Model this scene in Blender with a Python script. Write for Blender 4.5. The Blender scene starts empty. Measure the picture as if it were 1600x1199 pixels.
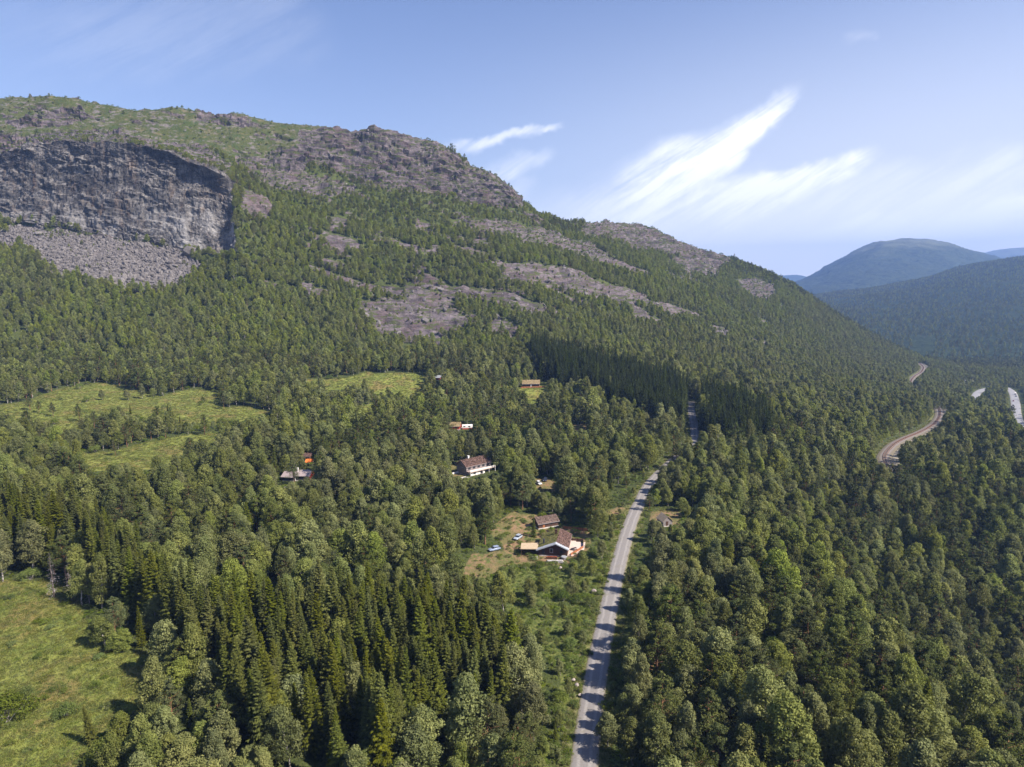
import bpy, math, json, random
import numpy as np
from mathutils import Vector, Matrix
R=math.radians
random.seed(7); RNG=np.random.default_rng(11)
scene=bpy.context.scene
COL=scene.collection
# ---------------------------------------------------------------- camera
CAM_H=92.0; PITCH=R(8.0); ROLL=R(1.2)
cam=bpy.data.cameras.new('camera'); cam.lens=24.0; cam.sensor_width=36.0; cam.clip_start=1.0; cam.clip_end=40000
camo=bpy.data.objects.new('camera',cam); COL.objects.link(camo)
_f=Vector((0,math.cos(PITCH),-math.sin(PITCH))); _u=Vector((0,math.sin(PITCH),math.cos(PITCH))); _r=Vector((1,0,0))
rt=_r*math.cos(ROLL)-_u*math.sin(ROLL); up=_u*math.cos(ROLL)+_r*math.sin(ROLL)
m3=Matrix((rt,up,-_f)).transposed()
camo.matrix_world=Matrix.Translation((0,0,CAM_H)) @ m3.to_4x4()
scene.camera=camo
# ---------------------------------------------------------------- light, sky, exposure
SUN_EL=R(43.0); SUN_AZ=R(116.0)          # azimuth from +Y towards +X
SUN_DIR=Vector((math.cos(SUN_EL)*math.sin(SUN_AZ),math.cos(SUN_EL)*math.cos(SUN_AZ),math.sin(SUN_EL)))
sl=bpy.data.lights.new('sun','SUN'); sl.energy=5.0; sl.angle=R(0.53); sl.color=(1.0,0.91,0.77)
so=bpy.data.objects.new('sun',sl); so.rotation_euler=SUN_DIR.to_track_quat('Z','Y').to_euler(); COL.objects.link(so)
scene.view_settings.view_transform='Standard'; scene.view_settings.look='None'; scene.view_settings.exposure=1.1; scene.view_settings.gamma=1.0
scene.render.engine='CYCLES'
cy=scene.cycles
cy.max_bounces=5; cy.diffuse_bounces=3; cy.glossy_bounces=1; cy.transmission_bounces=3; cy.transparent_max_bounces=4; cy.volume_bounces=0
cy.use_denoising=True
cy.sample_clamp_indirect=4.0

HAZE=0.0001
WISPS=[[0.1142,0.0739,0.3896,0.2393,0.0581,0.0094,0.75],[0.1725,0.1071,0.3441,0.2037,0.0375,0.0131,0.9],[0.2558,0.0821,0.4781,0.1537,0.0281,0.0084,0.75],[0.2381,0.1171,0.4311,0.1435,0.0131,0.0075,0.35],[-0.0925,0.1797,0.0722,0.2184,0.0094,0.0037,0.34],[-0.067,0.1351,0.0627,0.1838,0.0187,0.0084,0.17],[-0.0314,0.1084,0.0335,0.1592,0.0281,0.0187,0.15],[0.4078,0.0599,0.4996,0.0749,0.0112,0.0066,0.9],[0.4356,0.0323,0.658,0.087,0.0244,0.0112,0.95],[0.2306,0.0172,0.659,0.0729,0.0422,0.0375,0.35],[0.078,0.0927,0.3784,0.1173,0.0375,0.0281,0.25],[0.096,0.0682,0.4054,0.0167,0.0225,0.0319,0.6],[0.3145,0.0963,0.6553,0.1254,0.0281,0.0281,0.25],[0.4321,0.2927,0.4745,0.2964,0.0084,0.0047,0.07],[-0.6366,0.2785,-0.2477,0.3522,0.0469,0.0562,0.05]]
class NT:
    """small helper for node trees"""
    def __init__(s,tree): s.t=tree
    def n(s,typ,**kw):
        nd=s.t.nodes.new(typ)
        for k,v in kw.items(): setattr(nd,k,v)
        return nd
    def put(s,sock,v):
        if isinstance(v,(int,float)): sock.default_value=v
        elif isinstance(v,(tuple,list)):
            d=sock.default_value
            sock.default_value=tuple(v)+((1.0,) if len(d)==4 and len(v)==3 else ())
        else: s.t.links.new(v,sock)
    def m(s,op,a,b=0.0,c=0.0,clamp=False):
        nd=s.n('ShaderNodeMath',operation=op,use_clamp=clamp)
        for i,v in enumerate((a,b,c)): s.put(nd.inputs[i],v)
        return nd.outputs[0]
    def mix(s,f,a,b,mode='MIX'):
        nd=s.n('ShaderNodeMix',data_type='RGBA',blend_type=mode)
        s.put(nd.inputs[0],f); s.put(nd.inputs[6],a); s.put(nd.inputs[7],b); return nd.outputs[2]
    def noise(s,vec,scale,detail=3,rough=.55,dist=0.0):
        nd=s.n('ShaderNodeTexNoise'); nd.inputs['Scale'].default_value=scale; nd.inputs['Detail'].default_value=detail
        nd.inputs['Roughness'].default_value=rough; nd.inputs['Distortion'].default_value=dist
        if vec is not None: s.t.links.new(vec,nd.inputs['Vector'])
        return nd.outputs['Fac']
    def ramp(s,f,a,b):
        nd=s.n('ShaderNodeMapRange'); nd.interpolation_type='SMOOTHSTEP'
        s.put(nd.inputs[0],f); nd.inputs[1].default_value=a; nd.inputs[2].default_value=b; return nd.outputs[0]
    def scl(s,vec,v,rot=(0,0,0)):
        nd=s.n('ShaderNodeMapping'); nd.inputs['Scale'].default_value=v; nd.inputs['Rotation'].default_value=rot
        s.t.links.new(vec,nd.inputs[0]); return nd.outputs[0]

world=bpy.data.worlds.new('World'); scene.world=world; world.use_nodes=True
w=NT(world.node_tree); world.node_tree.nodes.clear()
sky=w.n('ShaderNodeTexSky',sky_type='NISHITA'); sky.sun_disc=False; sky.sun_elevation=SUN_EL; sky.sun_rotation=SUN_AZ
sky.altitude=300; sky.air_density=1.15; sky.dust_density=0.6; sky.ozone_density=4.0
tc=w.n('ShaderNodeTexCoord'); vec=tc.outputs['Generated']
sep=w.n('ShaderNodeSeparateXYZ'); w.put(sep.inputs[0],vec)
az=w.m('ARCTAN2',sep.outputs[0],sep.outputs[1]); el=w.m('ARCSINE',sep.outputs[2])
def cirrus():
    """high cirrus: long streaks laid along their own direction in the sky, frayed by stretched noise"""
    comb=w.n('ShaderNodeCombineXYZ'); w.put(comb.inputs[0],az); w.put(comb.inputs[1],el)
    p=comb.outputs[0]
    wx=w.m('MULTIPLY',w.m('SUBTRACT',w.noise(p,9.0,4,.6),.5),.075); 
    off=w.n('ShaderNodeVectorMath',operation='ADD'); w.put(off.inputs[0],p); off.inputs[1].default_value=(3.7,1.3,0)
    wy=w.m('MULTIPLY',w.m('SUBTRACT',w.noise(off.outputs[0],9.0,4,.6),.5),.06)
    # fibres: noise stretched along the mean wind direction
    fib=w.noise(w.scl(w.scl(p,(1,1,1),(0,0,R(-30))),(2.6,26.0,1)),1.7,8,.70,.5)
    puff=w.noise(w.scl(w.scl(p,(1,1,1),(0,0,R(-30))),(1.0,2.8,1)),14.0,7,.68,.3)
    tot=None
    for a0,e0,a1,e1,w0,w1,inten in WISPS:
        L=math.hypot(a1-a0,e1-e0); cx,sx=(a1-a0)/L,(e1-e0)/L
        dx=w.m('SUBTRACT',w.m('ADD',az,wx),a0); dy=w.m('SUBTRACT',w.m('ADD',el,wy),e0)
        t=w.m('MULTIPLY',w.m('ADD',w.m('MULTIPLY',dx,cx),w.m('MULTIPLY',dy,sx)),1/L)
        d=w.m('ABSOLUTE',w.m('SUBTRACT',w.m('MULTIPLY',dy,cx),w.m('MULTIPLY',dx,sx)))
        wid=w.m('MAXIMUM',w.m('ADD',w.m('MULTIPLY',t,(w1-w0)*1.15),w0*1.15),.003)
        ac=w.ramp(w.m('DIVIDE',d,wid),1.35,.1)
        al=w.m('MULTIPLY',w.ramp(t,-.15,.35),w.ramp(t,1.06,.86))
        k=w.m('MULTIPLY',w.m('MULTIPLY',ac,al),min(1.0,inten*1.5))
        tot=k if tot is None else w.m('SUBTRACT',w.m('ADD',tot,k),w.m('MULTIPLY',tot,k))
    tex=w.m('ADD',w.m('ADD',w.m('MULTIPLY',w.ramp(fib,.32,.62),.95),w.m('MULTIPLY',w.ramp(puff,.3,.7),.45)),.10)
    return w.m('MULTIPLY',tot,tex,clamp=True)
cl=cirrus()
tint=w.mix(1.0,sky.outputs[0],(1.03,.91,1.0),'MULTIPLY')
veil=w.m('MULTIPLY',w.ramp(el,.46,-.02),w.m('ADD',.15,w.m('MULTIPLY',w.ramp(az,-.3,.6),.68)))
skyc=w.mix(veil,tint,(7.0,7.0,7.5))
skyc=w.mix(w.m('MULTIPLY',w.ramp(el,.15,.0),.8),skyc,(10.2,10.0,9.8))
skyc=w.mix(cl,skyc,(8.8,8.8,9.0))
bg=w.n('ShaderNodeBackground'); w.put(bg.inputs[0],skyc); bg.inputs[1].default_value=0.075
wo=w.n('ShaderNodeOutputWorld'); w.put(wo.inputs[0],bg.outputs[0])

# ---------------------------------------------------------------- naming helpers
def tag(o,label,cat,group=None,kind=None):
    o['label']=label; o['category']=cat
    if group: o['group']=group
    if kind: o['kind']=kind
    return o
def link(name,me,mat=None,parent=None):
    o=bpy.data.objects.new(name,me)
    if mat is not None and len(me.materials)==0: me.materials.append(mat)
    COL.objects.link(o)
    if parent is not None: o.parent=parent
    return o
def empty(name,loc,rz=0.0):
    o=bpy.data.objects.new(name,None); o.empty_display_size=.5; o.location=loc; o.rotation_euler=(0,0,rz); COL.objects.link(o); return o
def mesh_np(name,V,Fq,attrs=None,smooth=False):
    """mesh from a vertex array and an (n,3|4) face array"""
    V=np.asarray(V,np.float32); Fq=np.asarray(Fq,np.int32); me=bpy.data.meshes.new(name)
    n,k=Fq.shape if len(Fq) else (0,4)
    me.vertices.add(len(V)); me.vertices.foreach_set('co',V.ravel())
    me.loops.add(n*k); me.loops.foreach_set('vertex_index',Fq.ravel())
    me.polygons.add(n); me.polygons.foreach_set('loop_start',np.arange(0,n*k,k,dtype=np.int32))
    if smooth: me.polygons.foreach_set('use_smooth',np.ones(n,bool))
    for nm,(dom,arr) in (attrs or {}).items():
        a=me.attributes.new(nm,'FLOAT',dom); a.data.foreach_set('value',np.asarray(arr,np.float32).ravel())
    me.update(calc_edges=True); return me

# ---------------------------------------------------------------- noise
_perm=RNG.permutation(256); _perm=np.concatenate([_perm,_perm,_perm]); _val=RNG.random(256).astype(np.float32)
def vnoise(P):
    P=np.asarray(P,np.float64); i=np.floor(P).astype(np.int64); f=(P-i).astype(np.float32); i&=255
    f=f*f*f*(f*(f*6-15)+10); x,y,z=i[...,0],i[...,1],i[...,2]; out=0
    for dx in (0,1):
        wx=f[...,0] if dx else 1-f[...,0]; a=_perm[(x+dx)&255]
        for dy in (0,1):
            wy=f[...,1] if dy else 1-f[...,1]; b=_perm[a+((y+dy)&255)]
            for dz in (0,1):
                wz=f[...,2] if dz else 1-f[...,2]
                out=out+wx*wy*wz*_val[_perm[b+((z+dz)&255)]]
    return out*2-1
def fbm(P,o=4,g=.5,ridge=False):
    a,s,t=1.,0.,0.
    for k in range(o):
        n=vnoise(P*(2.03**k)+17.3*k)
        if ridge: n=1-2*np.abs(n)
        s=s+a*n; t+=a; a*=g
    return s/t
def sst(a,b,x):
    t=np.clip((x-a)/(b-a),0,1); return t*t*(3-2*t)
# terrain control net: stations (near to far) x columns, decimetres; cover outlines in (column, station) units of that net
NET="""-417 180 18 -406 180 17 -394 180 17 -383 180 16 -372 180 16 -360 180 15 -349 180 14 -338 180 14 -326 180 13 -315 180 13 -304 180 12 -292 180 12 -281 180 11 -270 180 10 -258 180 10 -247 180 9 -236 180 9 -224 180 8 -213 180 8 -202 180 7 -190 180 7 -179 180 6 -167 180 5 -156 180 5 -150 180 4 -147 180 4 -145 180 4 -145 180 4 -143 180 4 -141 180 4 -138 180 4 -133 180 4 -122 180 3 -110 180 2 -99 180 2 -87 180 1 -76 180 1 -64 180 0 -53 180 0 -47 180 0 -42 180 0 -34 180 0 -30 180 0 -29 180 0 -21 180 0 -19 180 0 -17 180 0 -13 180 0 -9 180 0 -7 180 0 -4 180 0 4 180 0 16 180 0 27 180 0 39 180 0 50 180 0 62 180 0 73 180 0 85 180 0 96 180 0 108 180 0 119 180 0 131 180 0 142 180 0 154 180 0 165 180 0 177 180 0 188 180 0 200 180 0 211 180 0 223 180 0 234 180 0 246 180 0 257 180 0 269 180 0 280 180 0 292 180 0 303 180 0 314 180 0 326 180 0 337 180 0 349 180 0 360 180 0 372 180 0 383 180 0
-892 550 41 -867 550 39 -843 550 38 -818 550 37 -793 550 36 -768 550 34 -743 550 33 -718 550 32 -694 550 31 -669 550 29 -644 550 28 -619 550 27 -594 550 26 -569 550 24 -544 550 23 -519 550 22 -494 550 21 -469 550 19 -444 550 18 -419 550 17 -394 550 16 -369 550 14 -344 550 13 -319 550 12 -307 550 11 -300 550 11 -295 550 11 -294 550 11 -290 550 10 -285 550 10 -279 550 10 -269 550 9 -244 550 8 -219 550 7 -194 550 6 -169 550 4 -143 550 3 -118 550 2 -93 550 1 -81 550 0 -68 550 0 -52 550 0 -43 550 0 -40 550 0 -24 550 0 -17 550 0 -14 550 0 -5 550 0 5 550 0 8 550 0 14 550 0 33 550 0 58 550 0 83 550 0 109 550 0 134 550 0 159 550 0 184 550 0 210 550 0 235 550 0 260 550 0 285 550 0 310 550 0 336 550 0 361 550 0 386 550 0 411 550 0 437 550 0 462 550 0 487 550 0 512 550 0 537 550 0 563 550 0 588 550 0 613 550 -3 639 550 -8 665 550 -14 691 550 -19 717 550 -25 743 550 -30 769 550 -35 796 550 -41 822 550 -47 849 550 -55 876 550 -64
-1470 1000 69 -1429 1000 67 -1387 1000 65 -1346 1000 63 -1305 1000 61 -1264 1000 59 -1222 1000 56 -1181 1000 54 -1140 1000 52 -1099 1000 50 -1057 1000 48 -1016 1000 46 -974 1000 44 -933 1000 42 -892 1000 40 -850 1000 38 -809 1000 36 -767 1000 34 -726 1000 32 -684 1000 30 -642 1000 27 -601 1000 25 -559 1000 23 -518 1000 21 -497 1000 20 -486 1000 20 -478 1000 19 -476 1000 19 -470 1000 19 -461 1000 18 -451 1000 18 -434 1000 17 -393 1000 15 -351 1000 13 -309 1000 11 -267 1000 9 -226 1000 7 -184 1000 5 -142 1000 2 -121 1000 1 -100 1000 0 -74 1000 0 -58 1000 0 -53 1000 0 -27 1000 0 -16 1000 0 -11 1000 0 5 1000 0 21 1000 0 26 1000 0 36 1000 0 68 1000 0 110 1000 0 152 1000 0 193 1000 0 235 1000 0 277 1000 0 319 1000 0 361 1000 0 403 1000 0 445 1000 0 487 1000 0 529 1000 0 571 1000 0 613 1000 -3 655 1000 -12 698 1000 -21 741 1000 -29 784 1000 -38 826 1000 -48 870 1000 -62 914 1000 -81 959 1000 -104 1004 1000 -131 1050 1000 -160 1096 1000 -192 1143 1000 -224 1190 1000 -257 1238 1000 -289 1285 1000 -320 1333 1000 -348 1380 1000 -372 1427 1000 -391 1473 1000 -406 1519 1000 -414
-2111 1500 104 -2052 1500 101 -1992 1500 98 -1933 1500 95 -1873 1500 92 -1814 1500 89 -1754 1500 86 -1695 1500 83 -1635 1500 80 -1576 1500 77 -1516 1500 74 -1456 1500 71 -1397 1500 68 -1337 1500 65 -1277 1500 62 -1217 1500 59 -1157 1500 56 -1098 1500 53 -1038 1500 50 -978 1500 47 -918 1500 44 -858 1500 41 -798 1500 38 -738 1500 35 -708 1500 34 -693 1500 33 -681 1500 32 -678 1500 32 -669 1500 32 -657 1500 31 -642 1500 30 -618 1500 29 -557 1500 26 -497 1500 23 -437 1500 20 -377 1500 17 -317 1500 14 -256 1500 11 -196 1500 8 -166 1500 7 -136 1500 5 -98 1500 3 -75 1500 2 -68 1500 2 -30 1500 0 -15 1500 0 -7 1500 0 16 1500 0 38 1500 0 46 1500 0 61 1500 0 106 1500 0 167 1500 0 227 1500 0 288 1500 0 348 1500 0 409 1500 0 469 1500 0 530 1500 0 590 1500 0 651 1500 -11 712 1500 -24 773 1500 -36 835 1500 -50 897 1500 -73 960 1500 -105 1023 1500 -143 1088 1500 -186 1153 1500 -231 1218 1500 -276 1284 1500 -319 1350 1500 -357 1415 1500 -387 1480 1500 -407 1544 1500 -419 1608 1500 -429 1672 1500 -440 1736 1500 -450 1800 1500 -460 1864 1500 -470 1928 1500 -480 1993 1500 -490 2057 1500 -500 2122 1500 -509 2187 1500 -518
-2880 2100 148 -2799 2100 144 -2718 2100 140 -2636 2100 136 -2555 2100 132 -2474 2100 128 -2392 2100 124 -2311 2100 120 -2229 2100 116 -2148 2100 112 -2066 2100 108 -1985 2100 104 -1903 2100 99 -1821 2100 95 -1739 2100 91 -1658 2100 87 -1576 2100 83 -1494 2100 79 -1412 2100 75 -1330 2100 71 -1248 2100 67 -1166 2100 63 -1084 2100 59 -1002 2100 54 -961 2100 52 -940 2100 51 -924 2100 51 -920 2100 50 -907 2100 50 -891 2100 49 -870 2100 48 -837 2100 46 -755 2100 42 -673 2100 38 -590 2100 34 -508 2100 30 -426 2100 26 -343 2100 21 -261 2100 17 -219 2100 15 -178 2100 13 -126 2100 11 -96 2100 9 -85 2100 9 -34 2100 6 -13 2100 5 -3 2100 4 28 2100 3 59 2100 1 70 2100 1 91 2100 0 153 2100 0 235 2100 0 318 2100 0 401 2100 0 484 2100 0 566 2100 0 649 2100 -7 733 2100 -24 816 2100 -42 900 2100 -72 985 2100 -116 1071 2100 -171 1158 2100 -232 1245 2100 -292 1333 2100 -345 1421 2100 -386 1507 2100 -410 1593 2100 -424 1679 2100 -438 1766 2100 -452 1852 2100 -466 1938 2100 -479 2025 2100 -492 2112 2100 -505 2199 2100 -518 2286 2100 -530 2373 2100 -542 2460 2100 -554 2547 2100 -565 2634 2100 -577 2722 2100 -588 2809 2100 -599 2897 2100 -609 2985 2100 -620
-3904 2900 213 -3794 2900 208 -3684 2900 202 -3573 2900 197 -3463 2900 191 -3352 2900 186 -3242 2900 180 -3131 2900 174 -3020 2900 169 -2910 2900 163 -2799 2900 158 -2688 2900 152 -2577 2900 147 -2466 2900 141 -2355 2900 136 -2244 2900 130 -2133 2900 125 -2022 2900 119 -1910 2900 113 -1799 2900 108 -1688 2900 102 -1576 2900 97 -1465 2900 91 -1353 2900 86 -1297 2900 83 -1270 2900 81 -1247 2900 80 -1242 2900 80 -1225 2900 79 -1203 2900 78 -1175 2900 77 -1130 2900 74 -1018 2900 69 -907 2900 63 -795 2900 58 -683 2900 52 -571 2900 46 -459 2900 41 -347 2900 35 -291 2900 32 -235 2900 30 -165 2900 26 -122 2900 24 -108 2900 23 -38 2900 20 -10 2900 18 4 2900 18 46 2900 16 88 2900 13 102 2900 13 130 2900 11 214 2900 7 327 2900 1 439 2900 0 552 2900 0 664 2900 0 777 2900 0 889 2900 -9 1003 2900 -62 1118 2900 -127 1234 2900 -194 1350 2900 -254 1466 2900 -296 1581 2900 -318 1696 2900 -339 1812 2900 -359 1927 2900 -378 2043 2900 -397 2159 2900 -415 2275 2900 -432 2391 2900 -450 2508 2900 -466 2624 2900 -483 2741 2900 -498 2858 2900 -514 2975 2900 -529 3092 2900 -543 3209 2900 -557 3326 2900 -571 3443 2900 -585 3561 2900 -598 3678 2900 -610 3796 2900 -622 3913 2900 -634 4031 2900 -646
-4925 3700 295 -4786 3700 288 -4646 3700 281 -4507 3700 274 -4367 3700 267 -4228 3700 260 -4088 3700 253 -3948 3700 246 -3809 3700 239 -3669 3700 232 -3529 3700 225 -3389 3700 218 -3249 3700 211 -3109 3700 204 -2969 3700 197 -2828 3700 190 -2688 3700 183 -2547 3700 176 -2407 3700 169 -2266 3700 162 -2126 3700 155 -1985 3700 148 -1844 3700 141 -1703 3700 134 -1633 3700 130 -1598 3700 129 -1570 3700 127 -1562 3700 127 -1541 3700 126 -1513 3700 124 -1478 3700 123 -1421 3700 120 -1280 3700 113 -1139 3700 106 -998 3700 99 -857 3700 91 -715 3700 84 -574 3700 77 -432 3700 70 -362 3700 67 -291 3700 63 -202 3700 59 -149 3700 56 -131 3700 55 -43 3700 51 -7 3700 49 10 3700 48 64 3700 45 117 3700 43 135 3700 42 170 3700 40 276 3700 35 418 3700 28 560 3700 21 703 3700 13 845 3700 9 987 3700 0 1129 3700 -14 1272 3700 -30 1416 3700 -70 1560 3700 -102 1703 3700 -130 1848 3700 -157 1992 3700 -183 2136 3700 -208 2281 3700 -232 2426 3700 -256 2571 3700 -278 2717 3700 -300 2862 3700 -321 3008 3700 -342 3154 3700 -361 3300 3700 -380 3446 3700 -399 3592 3700 -416 3738 3700 -433 3885 3700 -450 4031 3700 -466 4178 3700 -481 4325 3700 -496 4471 3700 -510 4618 3700 -524 4765 3700 -537 4912 3700 -550 5059 3700 -562
-5817 4400 372 -5652 4400 364 -5488 4400 356 -5323 4400 348 -5158 4400 339 -4993 4400 331 -4828 4400 323 -4663 4400 315 -4498 4400 306 -4332 4400 298 -4167 4400 290 -4001 4400 282 -3836 4400 273 -3670 4400 265 -3505 4400 257 -3339 4400 248 -3173 4400 240 -3007 4400 232 -2841 4400 224 -2675 4400 215 -2508 4400 207 -2342 4400 199 -2176 4400 190 -2009 4400 182 -1926 4400 178 -1884 4400 176 -1851 4400 174 -1843 4400 174 -1818 4400 172 -1784 4400 171 -1743 4400 169 -1676 4400 165 -1509 4400 157 -1342 4400 149 -1175 4400 140 -1008 4400 132 -841 4400 124 -674 4400 115 -507 4400 107 -423 4400 103 -340 4400 98 -235 4400 93 -172 4400 90 -151 4400 89 -46 4400 84 -5 4400 82 16 4400 81 79 4400 78 142 4400 74 163 4400 73 205 4400 71 331 4400 65 499 4400 57 666 4400 48 834 4400 40 1003 4400 30 1171 4400 24 1339 4400 16 1507 4400 6 1677 4400 -35 1846 4400 -70 2016 4400 -103 2186 4400 -134 2357 4400 -164 2528 4400 -193 2698 4400 -220 2870 4400 -246 3041 4400 -272 3212 4400 -296 3384 4400 -319 3556 4400 -342 3728 4400 -363 3900 4400 -384 4072 4400 -403 4245 4400 -422 4417 4400 -440 4590 4400 -457 4762 4400 -474 4935 4400 -490 5108 4400 -505 5281 4400 -520 5454 4400 -534 5627 4400 -547 5800 4400 -560 5973 4400 -572
-6994 5300 321 -6795 5300 320 -6595 5300 319 -6395 5300 318 -6195 5300 317 -5996 5300 316 -5796 5300 315 -5596 5300 315 -5396 5300 314 -5196 5300 315 -4996 5300 315 -4796 5300 316 -4596 5300 316 -4396 5300 317 -4196 5300 317 -3996 5300 318 -3803 5310 315 -3610 5320 312 -3416 5330 310 -3221 5340 307 -3025 5350 304 -2829 5360 302 -2632 5370 299 -2433 5380 298 -2334 5385 298 -2284 5388 298 -2244 5390 298 -2234 5390 298 -2205 5392 298 -2165 5394 298 -2115 5396 298 -2035 5400 298 -1834 5410 298 -1633 5420 298 -1431 5430 298 -1229 5440 298 -1025 5450 298 -824 5486 306 -621 5523 314 -519 5541 318 -415 5559 319 -285 5582 321 -207 5595 322 -181 5600 322 -49 5623 323 4 5632 324 31 5636 324 111 5650 325 191 5679 320 218 5689 319 273 5708 316 439 5767 306 665 5844 279 897 5922 236 1135 6000 193 1378 6067 141 1625 6133 88 1878 6200 34 2137 6267 -20 2401 6333 -75 2671 6400 -131 2917 6400 -183 3162 6400 -235 3408 6400 -278 3655 6400 -319 3935 6456 -369 4256 6567 -429 4585 6678 -482 4923 6789 -530 5270 6900 -578 5552 6920 -613 5837 6940 -648 6124 6960 -684 6412 6980 -720 6702 7000 -756 6995 7020 -792 7289 7040 -829 7585 7060 -867 7883 7080 -905 8183 7100 -945 8485 7120 -984 8789 7140 -1023 9095 7160 -1063 9402 7180 -1103 9712 7200 -1143
-8306 6400 884 -8068 6400 884 -7830 6400 885 -7592 6400 885 -7354 6400 886 -7117 6400 887 -6879 6400 887 -6641 6400 888 -6402 6400 891 -6164 6400 896 -5925 6400 901 -5687 6400 906 -5448 6400 912 -5210 6400 917 -4972 6400 922 -4733 6400 927 -4497 6400 915 -4261 6400 902 -4025 6400 889 -3788 6400 875 -3552 6400 858 -3316 6400 840 -3079 6400 823 -2841 6393 793 -2721 6387 771 -2661 6383 761 -2613 6381 752 -2601 6380 750 -2565 6378 744 -2517 6375 735 -2457 6372 725 -2361 6367 708 -2122 6353 666 -1884 6340 619 -1646 6327 570 -1409 6313 522 -1172 6300 474 -942 6336 462 -708 6373 449 -591 6391 443 -472 6409 455 -322 6432 470 -232 6445 480 -202 6450 483 -51 6473 498 10 6482 504 41 6486 508 132 6500 517 226 6558 507 257 6578 503 320 6617 496 515 6733 476 785 6889 459 1067 7044 453 1360 7200 448 1668 7367 379 1990 7533 307 2324 7700 226 2672 7867 134 3034 8033 40 3409 8200 -58 3763 8289 -160 4124 8378 -263 4440 8367 -338 4736 8322 -402 5049 8311 -468 5384 8333 -539 5720 8356 -591 6056 8378 -625 6395 8400 -658 6728 8413 -693 7063 8427 -727 7400 8440 -762 7737 8453 -797 8076 8467 -831 8417 8480 -866 8759 8493 -902 9102 8507 -935 9446 8520 -967 9791 8533 -999 10138 8547 -1032 10486 8560 -1064 10836 8573 -1097 11187 8587 -1129 11539 8600 -1162
-9759 7650 1709 -9476 7648 1712 -9193 7646 1715 -8911 7644 1718 -8628 7642 1721 -8346 7640 1724 -8063 7638 1728 -7781 7636 1731 -7500 7634 1732 -7219 7632 1730 -6938 7630 1729 -6658 7628 1728 -6377 7626 1726 -6097 7624 1725 -5816 7622 1723 -5536 7620 1722 -5214 7556 1710 -4899 7492 1674 -4591 7428 1614 -4287 7364 1555 -3988 7300 1494 -3692 7236 1434 -3401 7173 1385 -3113 7111 1337 -2971 7080 1312 -2902 7068 1300 -2837 7033 1281 -2814 7007 1275 -2744 6927 1259 -2687 6907 1242 -2629 6920 1222 -2537 6939 1191 -2302 6988 1112 -2059 7030 1061 -1811 7070 1018 -1560 7110 975 -1306 7150 931 -1050 7214 928 -789 7277 925 -657 7309 923 -524 7341 922 -355 7381 920 -253 7405 919 -219 7412 918 -48 7452 916 22 7468 915 56 7476 915 161 7500 914 268 7567 901 304 7589 897 376 7633 888 599 7767 862 908 7944 818 1230 8122 764 1566 8300 708 1937 8567 599 2329 8833 484 2741 9100 374 3175 9367 270 3629 9633 162 4104 9900 48 4583 10122 -107 5080 10344 -268 5540 10467 -394 5992 10556 -507 6417 10589 -603 6810 10567 -679 7199 10544 -735 7587 10522 -773 7973 10500 -810 8375 10500 -841 8777 10500 -873 9179 10500 -904 9582 10500 -936 9985 10500 -967 10388 10500 -999 10792 10500 -1030 11196 10500 -1060 11600 10500 -1089 12004 10500 -1118 12408 10500 -1147 12813 10500 -1176 13219 10500 -1205 13624 10500 -1234 14030 10500 -1263
-9925 7880 2358 -9634 7875 2358 -9342 7869 2357 -9051 7864 2357 -8761 7859 2357 -8471 7853 2356 -8181 7848 2356 -7891 7843 2356 -7603 7837 2355 -7314 7832 2354 -7026 7827 2353 -6738 7821 2351 -6451 7816 2350 -6164 7811 2349 -5877 7805 2348 -5591 7800 2346 -5262 7742 2402 -4939 7684 2442 -4624 7626 2451 -4321 7572 2412 -4022 7518 2372 -3728 7464 2312 -3443 7420 2236 -3168 7380 2110 -3033 7360 2009 -2965 7348 1958 -2907 7327 1912 -2889 7313 1900 -2836 7273 1862 -2788 7281 1839 -2737 7317 1814 -2654 7373 1773 -2439 7515 1665 -2190 7590 1602 -1928 7643 1553 -1662 7697 1504 -1391 7750 1454 -1118 7823 1427 -839 7895 1400 -697 7932 1386 -554 7968 1372 -374 8014 1355 -264 8041 1344 -227 8050 1340 -43 8095 1322 32 8114 1315 69 8123 1311 182 8150 1300 297 8229 1285 336 8256 1279 415 8308 1269 657 8467 1236 993 8678 1179 1346 8889 1107 1715 9100 1031 2122 9400 914 2552 9700 788 3005 10000 667 3482 10300 550 3982 10600 427 4507 10900 297 5044 11167 73 5603 11433 -162 6077 11500 -334 6519 11500 -484 6941 11467 -603 7339 11400 -690 7730 11333 -746 8114 11267 -771 8494 11200 -796 8921 11200 -825 9349 11200 -854 9777 11200 -883 10205 11200 -913 10634 11200 -942 11063 11200 -971 11492 11200 -1000 11921 11200 -1026 12350 11200 -1050 12780 11200 -1073 13209 11200 -1097 13639 11200 -1120 14069 11200 -1144 14499 11200 -1167 14930 11200 -1191
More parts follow.
